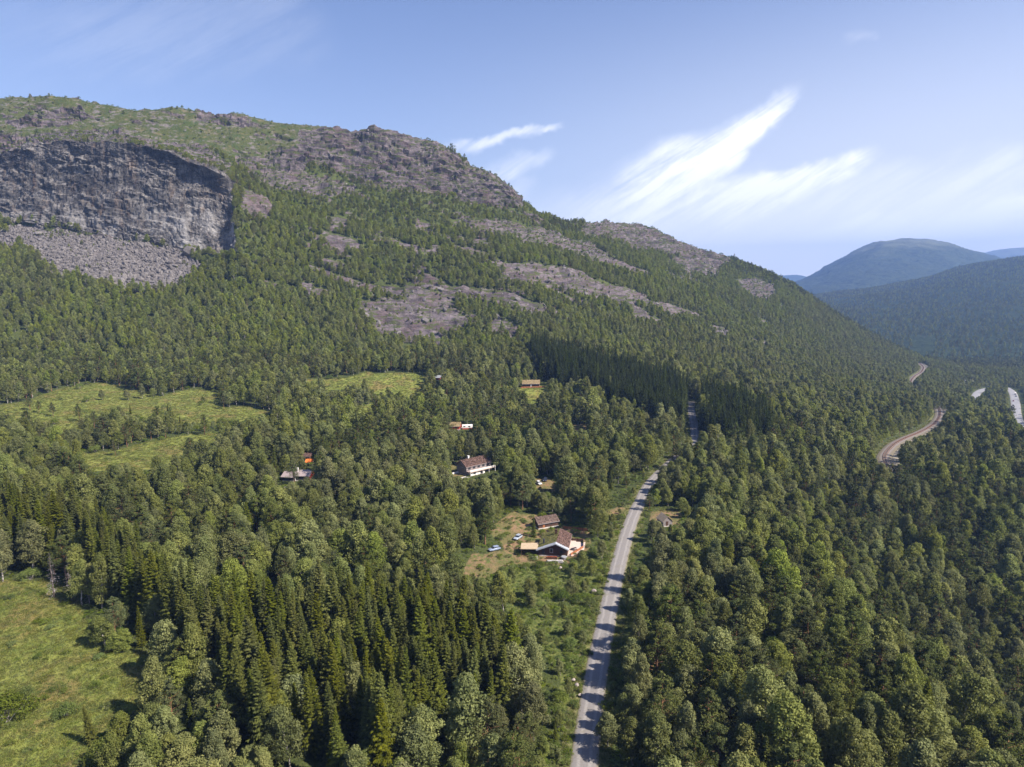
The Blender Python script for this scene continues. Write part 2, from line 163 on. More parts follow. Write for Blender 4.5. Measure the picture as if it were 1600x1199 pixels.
-9860 7850 2489 -9575 7849 2488 -9291 7847 2486 -9006 7846 2485 -8722 7845 2483 -8437 7843 2482 -8153 7842 2481 -7869 7841 2479 -7585 7839 2478 -7300 7838 2478 -7016 7837 2477 -6732 7835 2477 -6449 7834 2476 -6165 7833 2476 -5881 7831 2475 -5597 7830 2475 -5264 7768 2537 -4937 7706 2586 -4618 7642 2599 -4306 7571 2552 -3998 7499 2505 -3697 7428 2441 -3410 7373 2365 -3132 7324 2249 -2995 7300 2165 -2942 7325 2129 -2914 7380 2098 -2917 7420 2095 -2926 7540 2083 -2897 7603 2068 -2845 7642 2042 -2760 7705 1999 -2538 7861 1889 -2276 7930 1816 -2000 7970 1756 -1721 8010 1695 -1438 8050 1634 -1155 8123 1598 -866 8195 1562 -719 8232 1544 -571 8268 1525 -384 8314 1501 -271 8341 1487 -233 8350 1482 -42 8395 1458 35 8414 1448 74 8423 1444 191 8450 1429 310 8538 1410 351 8567 1404 432 8625 1391 684 8800 1350 1034 9033 1291 1403 9267 1226 1790 9500 1158 2214 9817 1043 2663 10133 920 3137 10450 801 3636 10767 687 4159 11083 566 4707 11400 438 5323 11800 187 5972 12200 -81 6476 12267 -286 6923 12222 -466 7353 12156 -605 7762 12067 -701 8163 11978 -759 8555 11889 -778 8941 11800 -798 9390 11800 -822 9840 11800 -847 10290 11800 -871 10740 11800 -896 11190 11800 -920 11641 11800 -945 12092 11800 -970 12542 11800 -992 12993 11800 -1012 13444 11800 -1032 13895 11800 -1052 14347 11800 -1072 14798 11800 -1093 15250 11800 -1113 15702 11800 -1133
-10304 8250 2854 -9999 8243 2856 -9695 8237 2858 -9391 8230 2860 -9087 8223 2862 -8784 8217 2864 -8482 8210 2866 -8180 8203 2868 -7879 8197 2869 -7578 8190 2869 -7278 8183 2869 -6978 8177 2869 -6679 8170 2869 -6381 8163 2869 -6083 8157 2869 -5785 8150 2869 -5521 8188 2857 -5254 8227 2844 -4984 8265 2831 -4711 8303 2819 -4435 8342 2806 -4160 8380 2756 -3881 8418 2705 -3599 8457 2654 -3457 8476 2628 -3385 8486 2615 -3328 8493 2605 -3314 8495 2602 -3271 8501 2593 -3214 8510 2577 -3143 8520 2557 -3028 8537 2524 -2739 8580 2441 -2445 8622 2376 -2147 8665 2316 -1845 8707 2255 -1539 8750 2193 -1237 8841 2138 -927 8932 2080 -769 8977 2051 -610 9023 2000 -409 9080 1935 -286 9114 1896 -245 9125 1883 -39 9182 1816 45 9205 1789 87 9216 1776 213 9250 1735 344 9362 1701 388 9400 1690 478 9475 1667 756 9700 1594 1146 10000 1512 1560 10300 1448 1996 10600 1378 2452 10880 1275 2929 11160 1166 3434 11457 1055 3968 11771 941 4526 12086 821 5109 12400 695 5763 12800 382 6451 13200 49 6960 13200 -220 7395 13067 -460 7825 12944 -630 8250 12833 -731 8665 12722 -788 9069 12611 -802 9465 12500 -816 9940 12500 -837 10415 12500 -858 10890 12500 -879 11366 12500 -901 11842 12500 -922 12318 12500 -943 12795 12500 -964 13271 12500 -985 13748 12500 -1004 14225 12500 -1024 14702 12500 -1044 15179 12500 -1063 15657 12500 -1083 16134 12500 -1103 16612 12500 -1122
-10930 8800 3284 -10607 8793 3286 -10284 8787 3288 -9962 8780 3290 -9640 8773 3292 -9319 8767 3294 -8999 8760 3295 -8679 8753 3297 -8359 8747 3298 -8040 8740 3298 -7722 8733 3298 -7404 8727 3298 -7087 8720 3298 -6770 8713 3298 -6454 8707 3297 -6138 8700 3297 -5853 8740 3317 -5566 8780 3335 -5282 8820 3294 -4994 8860 3255 -4705 8900 3208 -4427 8980 3210 -4141 9060 3242 -3856 9140 3202 -3708 9180 3212 -3634 9200 3218 -3574 9216 3222 -3559 9220 3223 -3515 9232 3215 -3456 9248 3205 -3381 9268 3193 -3262 9300 3173 -2948 9350 3127 -2629 9400 3094 -2306 9450 3063 -1978 9500 3055 -1646 9550 3039 -1311 9590 2978 -973 9630 2880 -804 9650 2814 -635 9670 2688 -421 9695 2552 -291 9710 2514 -247 9715 2501 -31 9740 2312 56 9750 2248 100 9771 2219 232 9833 2067 368 9896 1993 413 9917 1967 505 9958 1917 812 10400 1815 1262 11000 1913 1726 11400 1925 2220 11800 1899 2718 12080 1757 3238 12360 1574 3773 12614 1436 4320 12843 1261 4888 13071 1050 5474 13300 838 6146 13660 459 6847 14020 103 7457 14150 -220 7948 14050 -501 8354 13825 -684 8659 13475 -750 9040 13280 -787 9515 13240 -812 9988 13200 -838 10489 13200 -857 10990 13200 -875 11492 13200 -894 11993 13200 -913 12495 13200 -932 12997 13200 -951 13499 13200 -970 14002 13200 -988 14504 13200 -1006 15006 13200 -1023 15509 13200 -1040 16012 13200 -1058 16515 13200 -1075 17018 13200 -1092 17522 13200 -1110
-11675 9400 3244 -11331 9393 3246 -10986 9387 3248 -10643 9380 3250 -10300 9373 3252 -9957 9367 3254 -9615 9360 3255 -9273 9353 3257 -8932 9347 3258 -8592 9340 3258 -8253 9333 3258 -7913 9327 3258 -7575 9320 3258 -7236 9313 3258 -6899 9307 3257 -6561 9300 3257 -6255 9340 3277 -5946 9380 3295 -5641 9420 3254 -5333 9460 3215 -5022 9500 3168 -4723 9580 3170 -4415 9660 3202 -4109 9740 3162 -3950 9780 3172 -3871 9800 3178 -3807 9816 3182 -3791 9820 3183 -3743 9832 3175 -3680 9848 3165 -3600 9868 3153 -3472 9900 3133 -3137 9950 3087 -2797 10000 3054 -2452 10050 3023 -2103 10100 3015 -1749 10150 2999 -1393 10190 2938 -1034 10230 2840 -854 10250 2771 -674 10270 2637 -447 10295 2493 -309 10310 2452 -263 10315 2439 -33 10340 2238 59 10350 2170 106 10371 2138 246 10433 1977 390 10496 1898 438 10517 1871 536 10558 1817 859 11000 1707 1331 11600 1808 1817 12000 1818 2333 12400 1788 2853 12680 1639 3396 12960 1445 3953 13214 1301 4522 13443 1116 5112 13671 895 5721 13900 674 6416 14260 279 7140 14620 -92 7773 14750 -429 8288 14650 -722 8717 14425 -913 9044 14075 -950 9448 13880 -950 9946 13840 -950 10442 13800 -950 10966 13800 -950 11490 13800 -950 12014 13800 -950 12539 13800 -950 13063 13800 -950 13588 13800 -950 14113 13800 -950 14638 13800 -950 15163 13800 -950 15689 13800 -950 16214 13800 -950 16740 13800 -950 17266 13800 -950 17792 13800 -950 18318 13800 -950
-15898 12800 3034 -15432 12793 3036 -14966 12787 3038 -14501 12780 3040 -14036 12773 3042 -13571 12767 3044 -13108 12760 3045 -12644 12753 3047 -12182 12747 3048 -11720 12740 3048 -11259 12733 3048 -10798 12727 3048 -10338 12720 3048 -9878 12713 3048 -9419 12707 3047 -8960 12700 3047 -8532 12740 3067 -8101 12780 3085 -7677 12820 3044 -7249 12860 3005 -6819 12900 2958 -6399 12980 2960 -5970 13060 2992 -5543 13140 2952 -5324 13180 2962 -5214 13200 2968 -5125 13216 2972 -5103 13220 2973 -5038 13232 2965 -4950 13248 2955 -4841 13268 2943 -4665 13300 2923 -4209 13350 2877 -3748 13400 2844 -3282 13450 2813 -2810 13500 2805 -2335 13550 2789 -1857 13590 2728 -1378 13630 2630 -1137 13650 2564 -897 13670 2438 -595 13695 2302 -411 13710 2264 -349 13715 2251 -44 13740 2062 79 13750 1998 141 13771 1969 326 13833 1817 516 13896 1743 580 13917 1717 708 13958 1667 1124 14400 1565 1722 15000 1663 2332 15400 1675 2972 15800 1649 3618 16080 1507 4286 16360 1324 4969 16614 1186 5666 16843 997 6383 17071 719 7120 17300 443 7945 17660 -46 8800 18020 -500 9565 18150 -913 10211 18050 -950 10772 17825 -950 11229 17475 -950 11762 17280 -950 12390 17240 -950 13015 17200 -950 13668 17200 -950 14321 17200 -950 14974 17200 -950 15628 17200 -950 16282 17200 -950 16936 17200 -950 17590 17200 -950 18245 17200 -950 18899 17200 -950 19554 17200 -950 20209 17200 -950 20864 17200 -950 21520 17200 -950 22176 17200 -950 22832 17200 -950"""
COLS=[-600,-560,-520,-480,-440,-400,-360,-320,-280,-240,-200,-160,-120,-80,-40,0,40,80,120,160,200,240,280,320,340,350,358,360,366,374,384,400,440,480,520,560,600,640,680,700,720,745,760,765,790,800,805,820,835,840,850,880,920,960,1000,1040,1080,1120,1160,1200,1240,1280,1320,1360,1400,1440,1480,1520,1560,1600,1640,1680,1720,1760,1800,1840,1880,1920,1960,2000,2040,2080,2120,2160,2200]
CLIFF=[[[-600,11.96],[-557,11.96],[-514,11.95],[-471,11.95],[-429,11.94],[-386,11.93],[-343,11.93],[-300,11.92],[-257,11.94],[-214,11.96],[-171,11.97],[-129,11.99],[-86,12.01],[-43,12.02],[0,12.04],[60,12.12],[110,12.15],[155,12.04],[200,12.04],[270,12.11],[320,12.03],[352,12.06],[366,11.91],[367,10.66],[366,10.01],[300,9.98],[230,10.03],[190,9.86],[150,9.98],[105,9.98],[60,10.0],[0,10.0],[-43,10.0],[-86,10.01],[-129,10.01],[-171,10.02],[-214,10.02],[-257,10.03],[-300,10.03],[-343,10.03],[-386,10.03],[-429,10.03],[-471,10.03],[-514,10.03],[-557,10.03],[-600,10.03],[-600,10.52]]]
SLAB=[[[903,16.0],[960,16.0],[1005,16.0],[1040,16.0],[1085,16.0],[1130,16.0],[1140,13.62],[1090,13.48],[1045,13.28],[1005,13.3],[950,13.35],[912,13.32]],[[720,12.44],[760,12.56],[800,12.73],[840,12.74],[880,12.79],[950,12.35],[1020,11.76],[1010,10.97],[970,11.07],[930,11.3],[860,12.03],[790,12.26],[725,12.26]],[[640,10.0],[680,9.99],[720,9.98],[760,9.82],[800,9.65],[860,9.39],[850,9.23],[790,9.45],[720,9.68],[650,9.77]],[[470,13.67],[515,13.84],[560,16.0],[600,16.0],[640,16.0],[700,13.88],[745,13.83],[790,13.82],[828,16.0],[815,13.44],[760,13.2],[700,13.19],[640,13.29],[590,13.28],[530,13.3],[470,13.29]],[[556,10.12],[598,10.15],[640,10.1],[700,9.86],[690,9.72],[650,9.77],[610,9.82],[556,9.91]],[[590,9.66],[635,9.6],[680,9.52],[730,9.14],[700,9.08],[660,9.21],[620,9.33],[585,9.48]],[[380,12.59],[440,12.96],[480,12.92],[520,12.87],[560,12.78],[500,12.61],[460,12.58],[420,12.5]],[[470,13.32],[510,13.39],[550,13.35],[610,13.32],[683,13.21],[725,13.22],[767,13.25],[733,13.16],[683,13.08],[637,12.99],[583,12.94],[560,13.03],[527,13.15],[483,13.19]],[[590,13.56],[610,13.73],[637,16.0],[683,13.94],[717,13.91],[725,13.67],[710,13.52],[683,13.54],[663,13.43],[650,13.48],[630,13.4],[608,13.46]],[[653,13.38],[697,13.42],[740,13.5],[770,13.42],[740,13.35],[690,13.31]],[[727,13.89],[757,16.0],[787,16.0],[792,13.72],[770,13.44],[750,13.54],[728,13.65]],[[803,13.74],[826,16.0],[818,13.63],[798,13.52]],[[697,12.45],[738,12.6],[780,12.82],[850,13.07],[917,13.04],[950,12.46],[1003,11.63],[960,12.0],[900,12.32],[850,12.36],[817,12.45],[750,12.3],[708,12.34]],[[757,10.66],[804,10.68],[850,10.75],[900,10.69],[943,10.45],[1013,10.42],[1020,9.97],[983,9.56],[950,9.67],[900,9.77],[833,10.11],[783,10.4]],[[983,9.62],[1012,9.46],[1040,9.27],[988,9.22]],[[1020,10.25],[1067,10.32],[1093,10.15],[1050,9.6],[1025,9.75]],[[540,10.2],[590,10.16],[650,9.94],[700,10.14],[746,9.96],[793,9.78],[770,9.67],[717,9.71],[700,9.44],[735,9.15],[683,9.36],[617,9.7],[567,9.81],[541,9.98]],[[550,9.54],[600,9.49],[642,9.38],[683,9.26],[699,8.61],[637,8.95],[600,9.02],[558,9.38]],[[513,11.76],[545,11.99],[542,11.2],[518,11.05]],[[498,10.49],[546,10.46],[540,10.37],[500,10.38]],[[740,11.92],[766,12.05],[762,11.12],[743,11.17]],[[907,13.6],[960,13.72],[1000,13.59],[1025,13.49],[1032,13.25],[1000,13.13],[983,13.26],[950,13.33],[917,13.29]],[[1045,13.07],[1083,13.58],[1135,13.78],[1118,12.91],[1090,12.71],[1060,12.58]],[[1150,12.91],[1187,13.48],[1212,12.64],[1187,12.16],[1158,12.42]],[[1095,9.68],[1132,9.98],[1135,9.22],[1110,9.34]],[[365,12.91],[418,13.2],[470,13.37],[480,13.08],[420,12.86],[370,12.69]],[[0,13.1],[60,13.36],[130,13.64],[140,13.34],[90,13.14],[30,12.97]],[[290,16.0],[360,13.87],[420,13.69],[380,13.52],[310,13.56]],[[0,12.0],[60,12.04],[110,12.21],[155,12.1],[200,12.12],[270,12.21],[320,12.25],[360,12.3],[360,12.63],[300,12.95],[250,12.97],[200,13.0],[155,13.02],[110,13.03],[55,12.75],[0,12.66]],[[470,9.7],[520,9.61],[515,9.47],[465,9.48]],[[380,11.78],[430,11.46],[420,10.88],[378,10.83]],[[770,9.35],[820,9.02],[800,8.75],[765,9.06]]]
SCREE=[[[-80,9.8],[-40,9.79],[0,9.78],[32,9.88],[108,9.91],[127,9.83],[177,9.86],[203,9.85],[247,10.0],[272,10.0],[292,9.8],[322,9.61],[310,9.47],[269,9.22],[222,9.15],[177,9.14],[133,9.19],[95,9.27],[63,9.39],[19,9.5],[-30,9.56],[-80,9.64]]]
MEADOW=[[[0,6.93],[37,7.04],[94,7.61],[136,7.72],[181,7.66],[215,7.48],[255,7.37],[300,7.59],[349,7.46],[352,7.06],[397,7.0],[450,6.91],[402,6.7],[354,6.48],[312,6.32],[255,6.41],[198,6.51],[156,6.67],[119,6.41],[159,6.14],[128,6.03],[94,6.07],[74,6.34],[0,6.4],[-40,6.37],[-80,6.35],[-120,6.32],[-120,6.65],[-80,6.74],[-40,6.84]],[[193,5.69],[255,5.97],[286,6.06],[352,6.17],[352,5.8],[286,5.69],[283,5.43],[272,5.32],[198,5.25],[149,5.21],[100,5.18],[110,5.53],[170,5.62]],[[475,7.78],[530,7.85],[571,7.86],[612,7.85],[672,7.73],[669,7.49],[632,7.25],[590,7.41],[540,7.49],[480,7.5]],[[553,7.19],[590,7.25],[588,6.95]],[[-300,3.78],[-257,3.78],[-214,3.78],[-171,3.79],[-129,3.79],[-86,3.79],[-43,3.8],[0,3.8],[73,3.79],[122,3.72],[124,3.55],[142,3.32],[157,3.17],[210,3.16],[264,3.18],[258,3.06],[247,2.88],[235,2.74],[175,2.64],[151,2.54],[116,2.38],[108,2.21],[100,2.06],[60,2.06],[20,2.06],[-20,2.05],[-60,2.05],[-100,2.05],[-140,2.05],[-180,2.04],[-220,2.04],[-260,2.04],[-300,2.04],[-300,2.15],[-300,2.27],[-300,2.41],[-300,2.56],[-300,2.72],[-300,2.89],[-300,3.08],[-300,3.29],[-300,3.52]],[[690,2.56],[750,2.58],[765,2.45],[690,2.41]],[[803,7.49],[862,7.56],[862,7.43],[835,7.26],[808,7.37]]]
CLEARING=[[[780,4.11],[850,4.13],[905,4.18],[935,4.34],[965,4.33],[948,3.93],[932,3.57],[924,3.3],[917,3.06],[895,2.78],[880,3.01],[830,3.34],[790,3.64]],[[1025,4.25],[1060,4.74],[1110,4.75],[1100,4.32],[1060,4.1]],[[898,2.78],[910,3.01],[923,3.27],[935,3.56],[954,3.93],[972,4.33],[988,4.65],[1003,5.04],[992,5.05],[971,4.65],[950,4.34],[928,3.94],[905,3.57],[892,3.27],[879,3.01],[866,2.78]],[[1180,3.31],[1215,3.27],[1210,2.99],[1175,3.08]],[[640,4.23],[690,4.17],[700,3.96],[650,3.91]],[[420,4.93],[460,5.02],[500,5.11],[500,4.9],[440,4.74]]]
YARD=[[[760,4.48],[800,4.74],[840,4.7],[860,4.52],[920,4.51],[925,4.32],[900,4.12],[830,4.09],[800,4.12],[770,3.95],[715,3.92],[735,4.19],[790,4.27],[780,4.37]],[[1015,4.75],[1045,4.79],[1066,4.71],[1064,4.52],[1015,4.57]],[[832,5.3],[868,5.31],[868,5.08],[835,5.07]],[[700,5.58],[725,5.59],[730,5.3],[705,5.29]],[[895,6.81],[915,6.86],[915,6.64],[897,6.58]],[[940,4.77],[1000,4.87],[1002,4.78],[945,4.69]]]
SPRUCE_A=[[[-60,4.3],[0,4.35],[60,4.3],[110,4.2],[150,4.05],[205,3.81],[250,3.46],[300,3.35],[350,3.31],[400,3.28],[450,3.29],[500,3.29],[550,3.32],[600,3.34],[640,3.34],[680,3.35],[710,3.2],[740,3.06],[800,2.92],[815,2.7],[760,2.58],[700,2.6],[640,2.46],[620,2.22],[578,2.21],[535,2.2],[492,2.2],[450,2.19],[410,2.4],[390,2.53],[370,2.66],[328,2.79],[285,2.94],[262,3.26],[205,3.39],[168,3.61],[130,3.85],[87,3.87],[43,3.88],[0,3.9],[-60,3.89]]]
SPRUCE_B=[[[825,8.27],[900,7.9],[950,7.8],[1000,7.72],[1072,7.52],[1074,6.57],[1055,6.6],[990,7.03],[945,7.22],[900,7.37],[840,7.61]],[[1098,7.48],[1146,7.29],[1195,7.16],[1205,6.45],[1150,6.1],[1098,6.36]]]
HEATH=[[[-600,16.0],[-560,16.0],[-520,16.0],[-480,16.0],[-440,16.0],[-400,16.0],[-360,16.0],[-320,16.0],[-280,16.0],[-240,16.0],[-200,16.0],[-160,16.0],[-120,16.0],[-80,16.0],[-40,16.0],[0,16.0],[40,16.0],[80,16.0],[120,16.0],[160,16.0],[200,16.0],[240,16.0],[280,16.0],[320,16.0],[360,16.0],[400,16.0],[440,16.0],[480,16.0],[520,16.0],[560,16.0],[595,16.0],[630,16.0],[665,16.0],[700,16.0],[650,13.59],[600,13.39],[560,13.31],[520,13.23],[480,13.13],[422,13.03],[365,12.85],[300,12.81],[255,12.65],[210,12.47],[165,12.68],[120,12.94],[80,12.7],[40,12.63],[0,12.63],[-40,12.63],[-80,12.63],[-120,12.63],[-160,12.63],[-200,12.63],[-240,12.63],[-280,12.63],[-320,12.63],[-360,12.63],[-400,12.63],[-440,12.64],[-480,12.64],[-520,12.64],[-560,12.64],[-600,12.65],[-600,13.51],[-600,16.0]]]
ROAD=[[10.4,110.3,0.0],[12.3,120.2,0.0],[15.3,135.8,0.0],[18.9,153.0,0.0],[23.9,174.7,0.0],[30.7,202.9,0.0],[39.0,234.8,0.0],[46.8,261.8,-0.0],[55.0,286.2,-0.0],[60.8,302.9,0.0],[67.0,316.8,0.2],[79.9,342.3,0.4],[96.8,373.8,0.3],[107.2,395.0,0.4],[114.3,421.8,1.6],[122.5,457.5,2.9],[128.2,482.4,3.6],[134.2,505.4,4.3]]
RAIL=[[213.1,365.8,-21.3],[220.6,387.9,-19.6],[226.3,403.9,-18.5],[232.9,417.6,-18.1],[244.8,434.8,-18.4],[263.8,459.6,-19.8],[289.1,489.5,-23.0],[323.1,528.7,-27.7],[366.9,584.2,-34.3],[408.9,643.0,-40.2],[443.4,697.1,-43.9],[465.0,738.4,-45.4],[484.2,786.5,-45.8],[499.5,832.8,-45.6],[534.4,903.4,-48.4],[575.5,973.4,-52.8],[628.7,1054.0,-57.8],[679.7,1122.4,-60.3],[721.0,1185.9,-61.1],[740.4,1230.1,-59.6]]
HIGHWAY=[[397.1,492.6,-38.5],[460.1,593.7,-48.6],[491.9,644.3,-53.5],[524.8,694.3,-57.2],[572.6,762.5,-60.7],[633.8,846.6,-65.2],[725.8,975.9,-75.0],[764.0,1037.4,-78.4],[765.7,1053.6,-77.8],[745.6,1040.9,-76.5],[710.8,1012.2,-73.5],[668.8,965.0,-69.3],[623.5,905.4,-64.5],[578.6,840.6,-59.8]]
FARROAD=[[993.2,1633.3,-94.0],[1028.5,1707.5,-94.2],[1063.2,1776.6,-94.8],[1073.0,1784.2,-95.0],[1086.3,1775.5,-95.0],[1096.6,1767.6,-95.0]]
SPRUCE_FRONT=[[850,7.58],[900,7.36],[950,7.19],[990,7.01],[1020,6.82],[1055,6.57],[1100,6.4],[1130,6.28],[1160,6.21],[1195,6.43]]
LONE=[["pine",47,6.75,9],["pine",61,6.67,8],["pine",83,6.57,9],["pine",125,6.42,11],["pine",147,6.17,10],["spruce",204,6.7,6],["pine",246,6.32,12],["spruce",262,6.79,6],["spruce",281,6.43,5],["pine",320,6.07,12],["pine",318,5.52,10],["pine",181,5.53,8],["pine",105,5.25,11],["pine",350,6.97,10],["spruce",222,3.19,11],["birch",166,3.19,8],["birch",185,3.15,6],["birch",275,3.01,9],["birch",262,2.89,5],["birch",278,2.76,11],["bush",215,2.45,5],["bush",160,2.4,5],["bush",240,2.39,6],["bush",10,2.63,6],["bush",40,2.75,4],["bush",105,2.68,3],["bush",60,3.08,1.6],["bush",155,3.09,1.5],["bush",150,2.87,2],["pine",459,5.08,11],["pine",499,5.15,12],["pine",430,5.13,10],["birch",1035,4.86,11],["birch",1012,3.92,6],["birch",1003,3.75,9],["birch",990,3.38,11],["birch",1000,3.1,13],["birch",985,2.93,12],["birch",1000,2.77,13],["birch",975,2.6,9],["birch",990,2.43,10],["birch",1020,2.37,12],["birch",1015,3.62,8],["spruce",1022,4.17,7],["birch",940,4.15,7],["birch",925,3.97,6],["pine",492,5.82,13],["pine",420,5.32,14],["pine",505,5.23,12],["pine",330,4.72,15],["pine",640,6.05,13],["spruce",834,4.43,8],["spruce",600,6.03,9],["birch",300,7.72,8],["birch",200,7.2,7],["birch",240,7.33,6],["birch",160,7.18,7],["bush",135,7.1,4],["birch",180,5.84,7],["birch",200,5.77,7],["birch",140,5.82,7],["birch",220,5.86,6],["birch",70,5.38,9],["birch",50,5.44,8]]
DEAD=[[85,3.62,14],[140,3.56,12],[727,3.11,15],[763,3.04,13],[693,2.94,12],[110,3.68,11]]
HILL1=[[[379,1330,-155],[442,1330,-154],[505,1330,-153],[569,1330,-152],[632,1330,-152],[695,1330,-151],[759,1330,-150],[822,1330,-155],[886,1330,-159],[950,1330,-164],[1013,1330,-168],[1077,1330,-171],[1141,1330,-175],[1205,1330,-178],[1268,1330,-181],[1332,1330,-184],[1396,1330,-187],[1460,1330,-191],[1524,1330,-194],[1588,1330,-197],[1652,1330,-200],[1717,1330,-204],[1781,1330,-207],[1845,1330,-210],[1909,1330,-213]],[[440,1550,-99],[512,1548,-98],[584,1546,-97],[656,1544,-95],[728,1542,-94],[800,1540,-93],[871,1538,-92],[943,1535,-91],[1014,1533,-90],[1085,1531,-90],[1155,1529,-90],[1226,1527,-91],[1296,1525,-92],[1367,1523,-94],[1437,1521,-95],[1507,1519,-96],[1576,1517,-97],[1646,1515,-99],[1715,1512,-100],[1785,1510,-101],[1854,1508,-102],[1922,1506,-104],[1991,1504,-105],[2060,1502,-106],[2128,1500,-107]],[[552,1950,-65],[642,1948,-64],[733,1946,-63],[823,1944,-61],[914,1942,-60],[1004,1940,-59],[1093,1938,-57],[1183,1935,-55],[1272,1933,-52],[1361,1931,-47],[1450,1929,-43],[1538,1927,-43],[1627,1925,-44],[1715,1923,-45],[1804,1921,-46],[1892,1919,-46],[1980,1917,-47],[2068,1915,-48],[2155,1912,-48],[2242,1910,-49],[2330,1908,-50],[2417,1906,-50],[2503,1904,-51],[2590,1902,-52],[2676,1900,-53]],[[706,2500,-39],[821,2496,-35],[936,2492,-30],[1051,2488,-25],[1165,2483,-20],[1278,2479,-11],[1391,2475,-2],[1503,2471,7],[1615,2467,17],[1727,2462,26],[1838,2458,35],[1949,2454,35],[2059,2450,36],[2170,2446,37],[2280,2442,37],[2389,2438,38],[2498,2433,39],[2607,2429,39],[2715,2425,40],[2823,2421,40],[2931,2417,41],[3038,2412,42],[3145,2408,42],[3251,2404,43],[3357,2400,44]],[[875,3100,-42],[1016,3092,-27],[1157,3083,-13],[1297,3075,1],[1436,3067,9],[1574,3058,21],[1711,3050,38],[1846,3042,61],[1980,3033,94],[2113,3025,115],[2246,3017,133],[2378,3008,141],[2510,3000,149],[2641,2992,150],[2772,2983,152],[2901,2975,153],[3030,2967,155],[3158,2958,156],[3286,2950,158],[3412,2942,159],[3538,2933,161],[3663,2925,162],[3787,2917,164],[3911,2908,165],[4033,2900,167]],[[1044,3700,-47],[1213,3692,-29],[1382,3683,-11],[1549,3675,8],[1716,3667,19],[1881,3658,36],[2045,3650,62],[2208,3642,97],[2368,3633,145],[2528,3625,169],[2688,3617,190],[2848,3608,202],[3006,3600,213],[3165,3592,220],[3322,3583,228],[3478,3575,236],[3634,3567,243],[3789,3558,244],[3944,3550,244],[4098,3542,244],[4252,3533,245],[4404,3525,245],[4556,3517,245],[4707,3508,245],[4857,3500,246]],[[1169.0,4144.0,-137.0],[1359.0,4135.0,-119.0],[1548.0,4125.0,-101.0],[1735.0,4116.0,-82.0],[1922.0,4107.0,-71.0],[2107.0,4097.0,-54.0],[2290.0,4088.0,-28.0],[2473.0,4079.0,7.0],[2652.0,4069.0,55.0],[2831.0,4060.0,79.0],[3011.0,4051.0,100.0],[3190.0,4041.0,112.0],[3367.0,4032.0,123.0],[3545.0,4023.0,130.0],[3721.0,4013.0,138.0],[3895.0,4004.0,146.0],[4070.0,3995.0,153.0],[4244.0,3985.0,154.0],[4417.0,3976.0,154.0],[4590.0,3967.0,154.0],[4762.0,3957.0,155.0],[4932.0,3948.0,155.0],[5103.0,3939.0,155.0],[5272.0,3929.0,155.0],[5440.0,3920.0,156.0]]]
HILL2=[[[1055,4000,-117],[1167,4000,-119],[1279,4000,-121],[1391,4000,-124],[1504,4000,-126],[1616,4000,-128],[1728,4000,-131],[1841,4000,-133],[1953,4000,-135],[2066,4000,-138],[2178,4000,-140],[2290,4000,-142],[2403,4000,-145],[2515,4000,-147],[2628,4000,-149],[2740,4000,-152],[2853,4000,-154],[2966,4000,-157],[3078,4000,-159],[3191,4000,-161],[3303,4000,-164],[3604,4000,-170],[3942,4000,-177],[4506,4000,-189]],[[1186,4500,-113],[1312,4500,-108],[1438,4500,-103],[1564,4500,-97],[1689,4500,-82],[1815,4500,-61],[1940,4500,-38],[2064,4500,-12],[2189,4500,12],[2314,4500,33],[2438,4500,47],[2564,4500,50],[2689,4500,47],[2815,4500,39],[2942,4500,23],[3069,4500,4],[3196,4500,-16],[3323,4500,-33],[3451,4500,-48],[3578,4500,-61],[3705,4500,-75],[4043,4500,-99],[4424,4500,-122],[5060,4500,-161]],[[1318,5000,-122],[1457,5000,-110],[1597,5000,-97],[1737,5000,-84],[1876,5000,-52],[2014,5000,-9],[2152,5000,37],[2289,5000,90],[2426,5000,139],[2563,5000,181],[2700,5000,209],[2838,5000,218],[2977,5000,215],[3117,5000,200],[3258,5000,173],[3399,5000,138],[3541,5000,102],[3683,5000,71],[3825,5000,44],[3966,5000,20],[4108,5000,-4],[4485,5000,-45],[4908,5000,-83],[5617,5000,-147]],[[1423,5400,-139],[1574,5400,-121],[1725,5400,-102],[1875,5400,-84],[2025,5400,-38],[2174,5400,22],[2322,5400,87],[2469,5400,162],[2616,5400,230],[2763,5400,288],[2910,5400,328],[3059,5400,341],[3208,5400,338],[3359,5400,319],[3511,5400,282],[3664,5400,234],[3818,5400,185],[3972,5400,143],[4125,5400,108],[4278,5400,75],[4432,5400,43],[4839,5400,-12],[5297,5400,-62],[6063,5400,-146]],[[1581,6000,-165],[1749,6000,-142],[1916,6000,-119],[2083,6000,-95],[2249,6000,-38],[2414,6000,36],[2579,6000,117],[2742,6000,209],[2904,6000,293],[3067,6000,366],[3230,6000,415],[3395,6000,431],[3561,6000,428],[3728,6000,405],[3897,6000,360],[4068,6000,302],[4239,6000,242],[4409,6000,190],[4580,6000,147],[4750,6000,107],[4921,6000,67],[5374,6000,0],[5883,6000,-60],[6736,6000,-161]],[[1818.0,6900.0,-225.0],[2011.0,6900.0,-202.0],[2203.0,6900.0,-179.0],[2395.0,6900.0,-155.0],[2586.0,6900.0,-98.0],[2776.0,6900.0,-24.0],[2966.0,6900.0,57.0],[3153.0,6900.0,149.0],[3340.0,6900.0,233.0],[3527.0,6900.0,306.0],[3714.0,6900.0,355.0],[3904.0,6900.0,371.0],[4095.0,6900.0,368.0],[4287.0,6900.0,345.0],[4482.0,6900.0,300.0],[4678.0,6900.0,242.0],[4875.0,6900.0,182.0],[5070.0,6900.0,130.0],[5267.0,6900.0,87.0],[5462.0,6900.0,47.0],[5659.0,6900.0,7.0],[6180.0,6900.0,-60.0],[6765.0,6900.0,-120.0],[7746.0,6900.0,-221.0]]]
